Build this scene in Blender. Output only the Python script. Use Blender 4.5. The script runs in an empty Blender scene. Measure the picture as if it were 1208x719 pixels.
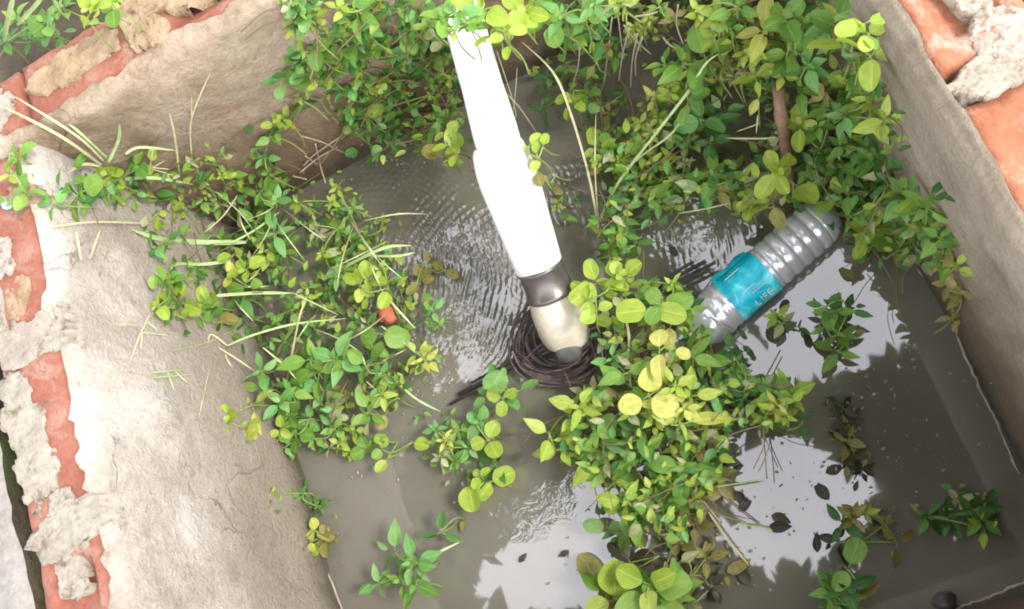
import bpy, bmesh, math, random
from mathutils import Vector, Matrix, noise
random.seed(11)
S = bpy.context.scene
COL = S.collection
RAD = math.radians

# ------------------------------------------------------------------ camera
CAM_ROT = Matrix(((0.88613575, 0.4110213, 0.21406756),
                  (-0.33733285, 0.88881622, -0.31018104),
                  (-0.31775773, 0.20265049, 0.92626282)))
CAM_LOC = Vector((0, 0, 1.5))
FOC = 1100.0
cd = bpy.data.cameras.new('camera'); cam = bpy.data.objects.new('camera', cd); COL.objects.link(cam)
cam.matrix_world = Matrix.Translation(CAM_LOC) @ CAM_ROT.to_4x4()
cd.sensor_width = 36; cd.lens = FOC / 1208 * 36; cd.clip_start = .01; cd.clip_end = 2000
S.camera = cam
# ------------------------------------------------------------------ sky, sun, exposure
SUN_EL, SUN_AZ = RAD(46), RAD(-18)           # azimuth measured from +X
sd = Vector((math.cos(SUN_EL) * math.cos(SUN_AZ), math.cos(SUN_EL) * math.sin(SUN_AZ), math.sin(SUN_EL)))
W = bpy.data.worlds.new('World'); S.world = W; W.use_nodes = True
nt = W.node_tree; nt.nodes.clear()
out = nt.nodes.new('ShaderNodeOutputWorld'); bg = nt.nodes.new('ShaderNodeBackground')
sky = nt.nodes.new('ShaderNodeTexSky'); sky.sky_type = 'NISHITA'; sky.sun_disc = False
sky.sun_elevation = SUN_EL; sky.sun_rotation = math.pi / 2 - SUN_AZ
tcw = nt.nodes.new('ShaderNodeTexCoord')
nz = nt.nodes.new('ShaderNodeTexNoise'); nz.inputs['Scale'].default_value = 2.2; nz.inputs['Detail'].default_value = 5
cr = nt.nodes.new('ShaderNodeMapRange'); cr.inputs[1].default_value = .25; cr.inputs[2].default_value = .6
cr.inputs[3].default_value = .72; cr.inputs[4].default_value = .97
mx = nt.nodes.new('ShaderNodeMix'); mx.data_type = 'RGBA'
mx.inputs['B'].default_value = (13.0, 13.1, 14.2, 1)   # white cloud deck
nt.links.new(tcw.outputs['Generated'], nz.inputs['Vector']); nt.links.new(nz.outputs['Fac'], cr.inputs[0])
nt.links.new(cr.outputs[0], mx.inputs['Factor']); nt.links.new(sky.outputs[0], mx.inputs['A'])
nt.links.new(mx.outputs['Result'], bg.inputs['Color']); bg.inputs['Strength'].default_value = .15
nt.links.new(bg.outputs[0], out.inputs[0])
sl = bpy.data.lights.new('sun', 'SUN'); so = bpy.data.objects.new('sun', sl); COL.objects.link(so)
sl.energy = 1.5; sl.angle = RAD(14); sl.color = (1, .965, .91)
so.rotation_euler = sd.to_track_quat('Z', 'Y').to_euler(); so.location = sd * 30
S.view_settings.view_transform = 'Standard'; S.view_settings.look = 'None'
S.view_settings.gamma = 1; S.view_settings.use_curve_mapping = False
S.view_settings.exposure = 1.38
S.render.engine = 'CYCLES'
S.cycles.filter_width = 1.9; S.cycles.max_bounces = 6; S.cycles.transparent_max_bounces = 8; S.cycles.caustics_reflective = False

# ------------------------------------------------------------------ tank measures (metres, water at z = 0)
H, XL, XR, YB, YF = .481, -.843, .273, .902, -.19

def at(px, py, z=0.0):
    d = CAM_ROT @ Vector((px - 604, 359.5 - py, -FOC))
    return CAM_LOC + d * ((z - 1.5) / d.z)

def at_in(px, py, z=0.03, m=.015):
    """point seen there, raised until it lies inside the tank"""
    for k in range(80):
        p = at(px, py, z)
        if z > H - .02 or (p.x > XL + m and p.y < YB - m and p.x < XR - m and p.y > YF + m): return p
        z += .01
    return p

# ------------------------------------------------------------------ materials
def new_mat(name):
    m = bpy.data.materials.new(name); m.use_nodes = True
    n = m.node_tree; n.nodes.clear()
    o = n.nodes.new('ShaderNodeOutputMaterial'); b = n.nodes.new('ShaderNodeBsdfPrincipled')
    n.links.new(b.outputs[0], o.inputs[0])
    return m, n, b, o

def N(n, t, **kw):
    x = n.nodes.new(t)
    for k, v in kw.items():
        if k in x.inputs: x.inputs[k].default_value = v
        else: setattr(x, k, v)
    return x

def rgba(c): return (c[0], c[1], c[2], 1)

def ramp(n, src, stops):
    r = n.nodes.new('ShaderNodeValToRGB'); e = r.color_ramp.elements
    while len(e) < len(stops): e.new(.5)
    for i, (p, c) in enumerate(stops): e[i].position = p; e[i].color = rgba(c)
    n.links.new(src, r.inputs[0]); return r.outputs[0]

def mixc(n, fac, a, b, mode='MIX'):
    m = n.nodes.new('ShaderNodeMix'); m.data_type = 'RGBA'; m.blend_type = mode
    for s, v in (('Factor', fac), ('A', a), ('B', b)):
        if hasattr(v, 'is_output'): n.links.new(v, m.inputs[s])
        else: m.inputs[s].default_value = v if s == 'Factor' else rgba(v)
    return m.outputs['Result']

def rng(n, src, a, b, c=0., d=1.):
    m = n.nodes.new('ShaderNodeMapRange'); n.links.new(src, m.inputs[0])
    for i, v in enumerate((a, b, c, d)): m.inputs[i + 1].default_value = v
    return m.outputs[0]

def noi(n, scale, detail=4, rough=.6, dist=0., vec=None):
    x = N(n, 'ShaderNodeTexNoise', Scale=scale, Detail=detail, Roughness=rough, Distortion=dist)
    if vec is None:
        t = n.nodes.new('ShaderNodeTexCoord'); vec = t.outputs['Object']
    n.links.new(vec, x.inputs['Vector']); return x.outputs['Fac']

def bump(n, b, src, strength=.5, dist=.01):
    k = N(n, 'ShaderNodeBump', Strength=strength, Distance=dist)
    n.links.new(src, k.inputs['Height']); n.links.new(k.outputs[0], b.inputs['Normal']); return k

def rough_mat(name, stops, scale, spots=None, bs=.6, bd=.004, rough=.9, fine=90):
    m, n, b, o = new_mat(name)
    c = ramp(n, noi(n, scale, 6, .65, .4), stops)
    if spots:
        for sc, lo, hi, col in spots:
            c = mixc(n, rng(n, noi(n, sc, 5, .7), lo, hi), c, col)
    f = noi(n, fine, 5, .7)
    c = mixc(n, rng(n, f, .3, .7, .45, 0), c, (.10, .08, .06), 'MULTIPLY') if False else mixc(n, .35, c, ramp(n, f, [(.3, (.25, .22, .2)), (.65, (1, 1, 1))]), 'MULTIPLY')
    n.links.new(c, b.inputs['Base Color']); b.inputs['Roughness'].default_value = rough
    b.inputs['Specular IOR Level'].default_value = .25
    bump(n, b, f, bs, bd); return m

def plaster_mat(name, stops, dirt, wet_top, moss=None, seed=0., cracks=1.):
    """cement render: blotches, sandy grain, a stained tide band of its own above the water"""
    m, n, b, o = new_mat(name)
    t = n.nodes.new('ShaderNodeTexCoord')
    mp = N(n, 'ShaderNodeMapping'); mp.inputs['Location'].default_value = (seed, seed, seed)
    n.links.new(t.outputs['Object'], mp.inputs[0]); v = mp.outputs[0]
    c = ramp(n, noi(n, 7, 8, .65, .8, v), stops)
    c = mixc(n, rng(n, noi(n, 4.2, 7, .72, .5, v), .45, .64, 0, .8), c, dirt)
    if moss: c = mixc(n, rng(n, noi(n, 5.3, 6, .7, .3, mp.outputs[0]), .55, .72, 0, .7), c, moss)
    sx = n.nodes.new('ShaderNodeSeparateXYZ'); n.links.new(t.outputs['Object'], sx.inputs[0])
    ad = N(n, 'ShaderNodeMath', operation='MULTIPLY_ADD'); n.links.new(noi(n, 9, 5, .7, 0, v), ad.inputs[0])
    ad.inputs[1].default_value = -.22; n.links.new(sx.outputs['Z'], ad.inputs[2])
    c = mixc(n, rng(n, ad.outputs[0], wet_top - .16, wet_top, .8, 0), c, dirt)
    g = noi(n, 140, 4, .7, 0, v)
    c = mixc(n, .3, c, ramp(n, g, [(.32, (.35, .32, .28)), (.6, (1, 1, 1))]), 'MULTIPLY')
    vo = N(n, 'ShaderNodeTexVoronoi', feature='DISTANCE_TO_EDGE', Scale=5.5)
    wob = N(n, 'ShaderNodeTexNoise', Scale=9.0, Detail=6); n.links.new(v, wob.inputs['Vector'])
    va = N(n, 'ShaderNodeVectorMath', operation='MULTIPLY_ADD'); n.links.new(wob.outputs['Color'], va.inputs[0]); va.inputs[1].default_value = (.22, .22, .22); n.links.new(v, va.inputs[2]); n.links.new(va.outputs[0], vo.inputs['Vector'])
    crk = N(n, 'ShaderNodeMath', operation='MULTIPLY'); n.links.new(rng(n, vo.outputs['Distance'], .003, .011, .55 * cracks, 0), crk.inputs[0]); n.links.new(rng(n, noi(n, 3.1, 3, .6, 0, v), .50, .60), crk.inputs[1])
    c = mixc(n, crk.outputs[0], c, tuple(x * .45 for x in dirt))
    c = mixc(n, rng(n, noi(n, 21, 6, .75, .6, v), .56, .68, 0, .55), c, dirt)
    tide = N(n, 'ShaderNodeMath', operation='MULTIPLY_ADD'); n.links.new(noi(n, 14, 4, .6, 0, v), tide.inputs[0]); tide.inputs[1].default_value = -.05; n.links.new(sx.outputs['Z'], tide.inputs[2])
    c = mixc(n, rng(n, tide.outputs[0], -.01, .045, .85, 0), c, (.07, .06, .04))
    pit = noi(n, 38, 3, .6, 0, v)
    c = mixc(n, rng(n, pit, .66, .74, 0, .6), c, (.16, .13, .10))
    n.links.new(c, b.inputs['Base Color']); b.inputs['Roughness'].default_value = .85
    b.inputs['Specular IOR Level'].default_value = .25
    hs = N(n, 'ShaderNodeMath', operation='ADD'); n.links.new(g, hs.inputs[0]); n.links.new(noi(n, 30, 6, .7, 0, v), hs.inputs[1])
    h2 = N(n, 'ShaderNodeMath', operation='SUBTRACT'); n.links.new(hs.outputs[0], h2.inputs[0]); n.links.new(crk.outputs[0], h2.inputs[1])
    bump(n, b, h2.outputs[0], .75, .007)
    return m

M = {}
M['plaster_left'] = plaster_mat('pale cement render', [(.25, (.32, .275, .22)), (.5, (.44, .395, .335)), (.75, (.51, .47, .415))], (.25, .205, .155), .24, None, 1.3)
M['plaster_back'] = plaster_mat('brown cement render', [(.25, (.24, .17, .11)), (.5, (.38, .305, .22)), (.75, (.48, .41, .32))], (.16, .095, .05), .22, (.15, .15, .06), 4.1)
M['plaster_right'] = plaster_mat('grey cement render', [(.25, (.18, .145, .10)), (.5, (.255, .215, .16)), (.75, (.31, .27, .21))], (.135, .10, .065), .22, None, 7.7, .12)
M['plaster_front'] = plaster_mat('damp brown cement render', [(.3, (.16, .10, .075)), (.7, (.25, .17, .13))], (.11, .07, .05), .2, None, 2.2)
M['brick'] = rough_mat('orange red brick', [(.25, (.27, .09, .045)), (.5, (.38, .145, .078)), (.75, (.43, .215, .135))], 14, [(17, .52, .70, (.56, .40, .31)), (34, .58, .70, (.26, .10, .07))], .8, .005)
M['brick_dull'] = rough_mat('dull red brick', [(.25, (.20, .065, .042)), (.5, (.29, .108, .07)), (.75, (.36, .18, .125))], 14, [(17, .54, .72, (.38, .26, .19)), (34, .58, .70, (.17, .075, .05))], .8, .005)
M['mortar_white'] = rough_mat('white mortar', [(.25, (.31, .26, .20)), (.5, (.40, .35, .28)), (.75, (.48, .43, .36))], 30, [(60, .50, .62, (.24, .18, .12))], .9, .006)
M['brick_core'] = rough_mat('brick and mortar mass', [(.3, (.30, .10, .06)), (.7, (.36, .28, .22))], 9, None, .7, .006)
M['mortar'] = rough_mat('pale mortar', [(.25, (.24, .205, .155)), (.5, (.335, .298, .238)), (.75, (.41, .375, .31))], 22, [(40, .55, .66, (.17, .13, .085))], .9, .006)
M['mortar_brown'] = rough_mat('sandy brown mortar', [(.25, (.22, .14, .075)), (.5, (.38, .27, .16)), (.75, (.47, .37, .25))], 26, [(30, .6, .7, (.12, .075, .04))], 1, .008)
M['soil_and_gap_shade'] = rough_mat('dark soil', [(.3, (.03, .022, .015)), (.5, (.07, .05, .033)), (.75, (.13, .10, .065))], 6, [(2.5, .5, .65, (.05, .075, .02))], .8, .01)
M['slab'] = rough_mat('grey concrete slab', [(.25, (.20, .18, .155)), (.5, (.29, .265, .235)), (.75, (.37, .345, .31))], 12, [(18, .6, .72, (.2, .17, .14))], .8, .006)
M['bark'] = rough_mat('brown bark', [(.3, (.10, .06, .035)), (.7, (.26, .17, .11))], 18, None, .9, .006)
M['stick'] = rough_mat('brown stick', [(.3, (.16, .085, .05)), (.7, (.36, .22, .14))], 24, None, .8, .004)
M['rod'] = rough_mat('dark rod', [(.3, (.03, .026, .024)), (.7, (.13, .11, .10))], 30, None, .3, .002, .35)
M['wire'] = rough_mat('dark brown wire', [(.3, (.045, .03, .03)), (.7, (.17, .125, .12))], 45, None, .4, .002, .45)
M['chip'] = rough_mat('red chip', [(.3, (.45, .10, .06)), (.7, (.55, .20, .12))], 40, None, .6, .003)

def leaf_mat(name, c1, c2, c3, trans=.42, spot=None):
    m, n, b, o = new_mat(name)
    oi = n.nodes.new('ShaderNodeObjectInfo'); uv = n.nodes.new('ShaderNodeUVMap')
    geo = n.nodes.new('ShaderNodeNewGeometry')
    rnd = N(n, 'ShaderNodeMath', operation='ADD'); n.links.new(oi.outputs['Random'], rnd.inputs[0]); n.links.new(geo.outputs['Random Per Island'], rnd.inputs[1])
    fr = N(n, 'ShaderNodeMath', operation='FRACT'); n.links.new(rnd.outputs[0], fr.inputs[0])
    c = ramp(n, fr.outputs[0], [(0, c1), (.5, c2), (1, c3)])
    cm = N(n, 'ShaderNodeCombineXYZ'); sp = n.nodes.new('ShaderNodeSeparateXYZ'); n.links.new(uv.outputs[0], sp.inputs[0])
    n.links.new(sp.outputs[0], cm.inputs[0]); n.links.new(sp.outputs[1], cm.inputs[1]); n.links.new(rnd.outputs[0], cm.inputs[2])
    v = noi(n, 3.5, 4, .65, 0, cm.outputs[0])
    c = mixc(n, .45, c, ramp(n, v, [(.3, (.45, .55, .40)), (.7, (1.25, 1.15, 1.0))]), 'MULTIPLY')
    # midrib and side veins are paler
    au = N(n, 'ShaderNodeMath', operation='SUBTRACT'); n.links.new(sp.outputs[0], au.inputs[0]); au.inputs[1].default_value = .5
    ab = N(n, 'ShaderNodeMath', operation='ABSOLUTE'); n.links.new(au.outputs[0], ab.inputs[0])
    mid = rng(n, ab.outputs[0], .015, .06, .55, 0)
    w = N(n, 'ShaderNodeMath', operation='MULTIPLY_ADD'); n.links.new(ab.outputs[0], w.inputs[0]); w.inputs[1].default_value = -1.1; n.links.new(sp.outputs[1], w.inputs[2])
    w2 = N(n, 'ShaderNodeMath', operation='MULTIPLY'); n.links.new(w.outputs[0], w2.inputs[0]); w2.inputs[1].default_value = 44
    sn = N(n, 'ShaderNodeMath', operation='SINE'); n.links.new(w2.outputs[0], sn.inputs[0])
    side = rng(n, sn.outputs[0], .75, 1, 0, .28)
    mm = N(n, 'ShaderNodeMath', operation='MAXIMUM'); n.links.new(mid, mm.inputs[0]); n.links.new(side, mm.inputs[1])
    pale = tuple(min(1, x * 1.35 + .03) for x in c2)
    c = mixc(n, mm.outputs[0], c, pale)
    if spot: c = mixc(n, rng(n, noi(n, 5, 3, .6, 0, cm.outputs[0]), .55, .68, 0, .8), c, spot)
    n.links.new(c, b.inputs['Base Color']); b.inputs['Roughness'].default_value = .42
    b.inputs['Specular IOR Level'].default_value = .35
    bump(n, b, mm.outputs[0], .35, .002)
    tr = n.nodes.new('ShaderNodeBsdfTranslucent'); ms = n.nodes.new('ShaderNodeMixShader'); ms.inputs[0].default_value = trans
    c2_ = mixc(n, 1., c, (1.1, 1.15, .6), 'MULTIPLY'); n.links.new(c2_, tr.inputs[0])
    n.links.new(b.outputs[0], ms.inputs[1]); n.links.new(tr.outputs[0], ms.inputs[2]); n.links.new(ms.outputs[0], o.inputs[0])
    return m

LM = {
 'y': leaf_mat('yellow green leaf', (.31, .43, .055), (.38, .50, .075), (.47, .55, .13)),
 'g': leaf_mat('mid green leaf', (.12, .26, .045), (.19, .36, .065), (.28, .43, .10)),
 't': leaf_mat('cool pale green leaf', (.16, .38, .11), (.21, .44, .14), (.30, .48, .18)),
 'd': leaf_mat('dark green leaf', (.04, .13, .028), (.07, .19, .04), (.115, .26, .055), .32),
 'o': leaf_mat('olive ageing leaf', (.20, .17, .05), (.27, .25, .07), (.34, .29, .11), .3, (.20, .10, .04)),
 'l': leaf_mat('lemon yellow leaf', (.46, .49, .09), (.53, .54, .13), (.58, .54, .19), .35, (.42, .48, .08)),
 'w': leaf_mat('whitish dry leaf', (.30, .33, .16), (.38, .39, .22), (.44, .42, .27), .3),
 'b': leaf_mat('brown submerged leaf', (.035, .032, .02), (.05, .048, .026), (.075, .065, .035), .2),
}
def plain(name, col, rough=.5, spec=.3):
    m, n, b, o = new_mat(name)
    c = mixc(n, .5, col, ramp(n, noi(n, 60, 4), [(.3, tuple(x * .55 for x in col)), (.7, tuple(min(1, x * 1.3) for x in col))]))
    n.links.new(c, b.inputs['Base Color']); b.inputs['Roughness'].default_value = rough; b.inputs['Specular IOR Level'].default_value = spec
    return m
M['stem'] = plain('green stem', (.20, .26, .07)); M['stem_brown'] = plain('brown stem', (.16, .11, .06))
M['straw'] = plain('straw', (.44, .41, .23), .6); M['blade'] = plain('pale green blade', (.33, .43, .18), .5)
M['root'] = plain('pale root', (.33, .27, .20), .7); M['debris'] = plain('wet debris', (.30, .27, .21), .6)
M['scrap'] = plain('pale blue plastic scrap', (.45, .58, .75), .3); M['cap'] = plain('grey cap', (.25, .25, .26), .4)

# ------------------------------------------------------------------ object helpers
def link(name, me, parent=None, mats=None):
    o = bpy.data.objects.new(name, me); COL.objects.link(o)
    if parent is not None: o.parent = parent
    return o

def mesh(name, verts, faces, mat, smooth=True, uvs=None):
    me = bpy.data.meshes.new(name); me.from_pydata(verts, [], faces); me.update()
    if smooth: me.polygons.foreach_set('use_smooth', [True] * len(me.polygons))
    if uvs:
        l = me.uv_layers.new(name='UVMap')
        for lp in me.loops: l.data[lp.index].uv = uvs[lp.vertex_index]
    if mat: me.materials.append(mat)
    return me

def tag(o, label=None, cat=None, group=None, kind=None):
    if label: o['label'] = label
    if cat: o['category'] = cat
    if group: o['group'] = group
    if kind: o['kind'] = kind
    return o

def empty(name, loc, label, cat, group=None):
    o = bpy.data.objects.new(name, None); COL.objects.link(o); o.location = loc; o.empty_display_size = .02
    return tag(o, label, cat, group)

class MB:
    def __init__(s): s.v = []; s.f = []; s.uv = []
    def add(s, v, f, uv=None):
        k = len(s.v); s.v += [tuple(x) for x in v]; s.f += [tuple(i + k for i in q) for q in f]
        s.uv += uv if uv else [(0, 0)] * len(v)
    def tube(s, pts, r, sides=6, cap=True):
        pts = [Vector(p) for p in pts]; n = len(pts)
        rr = r if isinstance(r, (list, tuple)) else [r] * n
        ref = None; rings = []
        for i, p in enumerate(pts):
            t = (pts[min(i + 1, n - 1)] - pts[max(i - 1, 0)])
            t = t.normalized() if t.length > 1e-9 else Vector((0, 0, 1))
            if ref is None: ref = t.orthogonal().normalized()
            ref = (ref - t * ref.dot(t)); ref = ref.normalized() if ref.length > 1e-6 else t.orthogonal().normalized()
            bi = t.cross(ref)
            rings.append([p + (ref * math.cos(a) + bi * math.sin(a)) * rr[i] for a in [2 * math.pi * k / sides for k in range(sides)]])
        v = [q for r_ in rings for q in r_]
        f = [(i * sides + k, i * sides + (k + 1) % sides, (i + 1) * sides + (k + 1) % sides, (i + 1) * sides + k) for i in range(n - 1) for k in range(sides)]
        if cap: f += [tuple(reversed(range(sides))), tuple(range((n - 1) * sides, n * sides))]
        s.add(v, f)
    def build(s, name, mat, parent=None, smooth=True, off=None):
        vs = s.v if off is None else [tuple(Vector(p) - off) for p in s.v]
        return link(name, mesh(name, vs, s.f, mat, smooth, s.uv), parent)

def smooth_path(pts, n=6):
    pts = [Vector(p) for p in pts]; o = []
    for i in range(len(pts) - 1):
        p0, p1, p2, p3 = pts[max(i - 1, 0)], pts[i], pts[i + 1], pts[min(i + 2, len(pts) - 1)]
        for k in range(n):
            t = k / n
            o.append(.5 * ((2 * p1) + (p2 - p0) * t + (2 * p0 - 5 * p1 + 4 * p2 - p3) * t * t + (3 * p1 - p0 - 3 * p2 + p3) * t ** 3))
    return o + [pts[-1]]

def fbm(x, y, z=0., o=4): return noise.fractal(Vector((x, y, z)), .9, 2.1, o)

# ------------------------------------------------------------------ ground, water
g = MB()
GZ = .27
x0, x1, y0, y1 = XL - .125, XR + .125, YF - .125, YB + .125
for (a, b, c, d) in ((-400, x0, -400, 400), (x1, 400, -400, 400), (x0, x1, y1, 400), (x0, x1, -400, y0)):
    g.add([(a, c, GZ), (b, c, GZ), (b, d, GZ), (a, d, GZ)], [(0, 1, 2, 3)])
tag(g.build('ground', M['soil_and_gap_shade'], None, False), kind='structure')

m, n, b, o = new_mat('muddy water'); M['water'] = m
tc = n.nodes.new('ShaderNodeTexCoord'); OB = tc.outputs['Object']
c = ramp(n, noi(n, 2.6, 5, .6, .6), [(.3, (.108, .097, .073)), (.5, (.138, .125, .098)), (.72, (.168, .155, .128))])
n.links.new(c, b.inputs['Base Color']); b.inputs['Roughness'].default_value = .025; b.inputs['IOR'].default_value = 1.82
def blob(cx, cy, r0, r1):
    vm = N(n, 'ShaderNodeVectorMath', operation='DISTANCE'); n.links.new(OB, vm.inputs[0]); vm.inputs[1].default_value = (cx, cy, 0)
    return rng(n, vm.outputs['Value'], r0, r1, 1, 0)
c1 = at(530, 300); c2 = at(455, 215); c3 = at(640, 590); c4 = at(700, 215); c5 = at(830, 260)
def mx2(a, b_):
    k = N(n, 'ShaderNodeMath', operation='MAXIMUM'); n.links.new(a, k.inputs[0]); n.links.new(b_, k.inputs[1]); return k.outputs[0]
mask = mx2(mx2(blob(c1.x, c1.y, .08, .24), blob(c2.x, c2.y, .02, .12)), mx2(blob(c4.x, c4.y, .03, .12), blob(c5.x, c5.y, .0, .10)))
def wave(cx, cy, scale, dist):
    mp = N(n, 'ShaderNodeMapping'); mp.inputs['Location'].default_value = (-cx, -cy, 0); n.links.new(OB, mp.inputs[0])
    w = N(n, 'ShaderNodeTexWave', wave_type='RINGS', rings_direction='SPHERICAL'); w.inputs['Scale'].default_value = scale
    w.inputs['Distortion'].default_value = dist; w.inputs['Detail'].default_value = 2; w.inputs['Detail Scale'].default_value = .30; w.inputs['Detail Roughness'].default_value = .45
    n.links.new(mp.outputs[0], w.inputs['Vector']); return w.outputs['Fac']
def mul(a, v):
    k = N(n, 'ShaderNodeMath', operation='MULTIPLY')
    for i, q in enumerate((a, v)):
        if hasattr(q, 'is_output'): n.links.new(q, k.inputs[i])
        else: k.inputs[i].default_value = q
    return k.outputs[0]
def add(a, b_):
    k = N(n, 'ShaderNodeMath', operation='ADD'); n.links.new(a, k.inputs[0]); n.links.new(b_, k.inputs[1]); return k.outputs[0]
pc = at(430, 330)
pf = at(650, 370)
rip = add(add(mul(wave(pc.x, pc.y, 29, 11), .16), mul(wave(pf.x, pf.y, 22, 8), .15)), mul(noi(n, 55, 4, .55, 1.4), .22))
calm = mul(noi(n, 8, 2, .45), .25)
mid_ = mul(mul(noi(n, 38, 3, .6, .8), blob(c3.x, c3.y, .02, .09)), .30)
brk = rng(n, noi(n, 11, 4, .6, .8), .38, .62, .12, 1.25)
hgt = add(add(mul(mul(rip, brk), mask), calm), mid_)
bump(n, b, hgt, 1.0, .0030)
wv = MB(); wv.add([(x0 + .1, y0 + .1, 0), (x1 - .1, y0 + .1, 0), (x1 - .1, y1 - .1, 0), (x0 + .1, y1 - .1, 0)], [(0, 1, 2, 3)])
tag(wv.build('water', M['water'], None, False), kind='structure')

# ------------------------------------------------------------------ tank walls
def rough_box(L, Wd, Ht, seed, frog=None, mt=None, bev=.006, chips=.7):
    """brick: subdivided box, frog pressed in the top, worn edges. local: x along, y across, top at z=0"""
    bm = bmesh.new(); nx, ny = 16, 10
    def top(i, j):
        x, y = (i / nx - .5) * L, (j / ny - .5) * Wd
        e = min(L / 2 - abs(x), Wd / 2 - abs(y))
        z = -bev * max(0, 1 - e / .006) ** 2
        z += fbm(x * 30 + seed, y * 30, seed) * .0022
        if e < .02: z -= max(0, fbm(x * 22, y * 22 + seed, seed * 2)) * .018 * chips * (1 - e / .02)
        if frog:
            fx, fy = frog
            k = min(fx / 2 - abs(x), fy / 2 - abs(y))
            if k > 0: z -= .016 * min(1, k / .008)
        dx = fbm(y * 20, seed, x * 20) * .003
        return (x + dx, y + fbm(x * 18, seed + 3, y * 18) * .003, z)
    gv = [[bm.verts.new(top(i, j)) for j in range(ny + 1)] for i in range(nx + 1)]
    for i in range(nx):
        for j in range(ny): bm.faces.new((gv[i][j], gv[i + 1][j], gv[i + 1][j + 1], gv[i][j + 1]))
    ring = [gv[i][0] for i in range(nx + 1)] + [gv[nx][j] for j in range(1, ny + 1)] + [gv[i][ny] for i in range(nx - 1, -1, -1)] + [gv[0][j] for j in range(ny - 1, 0, -1)]
    low = [bm.verts.new((v.co.x, v.co.y, -Ht)) for v in ring]
    for k in range(len(ring)):
        q = (k + 1) % len(ring); bm.faces.new((ring[q], ring[k], low[k], low[q]))
    bm.faces.new(low)
    me = bpy.data.meshes.new('brick'); bm.to_mesh(me); bm.free()
    me.polygons.foreach_set('use_smooth', [True] * len(me.polygons)); me.materials.append(mt or M['brick'])
    return me

def lump(L, Wd, ht, seed, nx=44, ny=28, rough=1.):
    """mortar patch with a ragged outline and a craggy top; local like the bricks"""
    v = []; f = []
    for i in range(nx + 1):
        for j in range(ny + 1):
            u, w = i / nx * 2 - 1, j / ny * 2 - 1
            x, y = u * L / 2, w * Wd / 2
            rr = (abs(u) ** 3 + abs(w) ** 3) ** (1 / 3)
            lim = .90 + .26 * fbm(x * 26 + seed, y * 26, seed) + .10 * fbm(x * 90, y * 90, seed)
            k = max(0, min(1, (lim - rr) / .07))
            k = k * k * (3 - 2 * k)
            z = -.02 + (.02 + ht) * k + k * (fbm(x * 60, y * 60, seed) * .0020 + fbm(x * 150, y * 150, seed) * .0018 + fbm(x * 14, y * 14, seed + 9) * .002) * rough
            v.append((x, y, z)); 
    for i in range(nx):
        for j in range(ny):
            a = i * (ny + 1) + j; f.append((a, a + ny + 1, a + ny + 2, a + 1))
    return v, f

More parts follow.
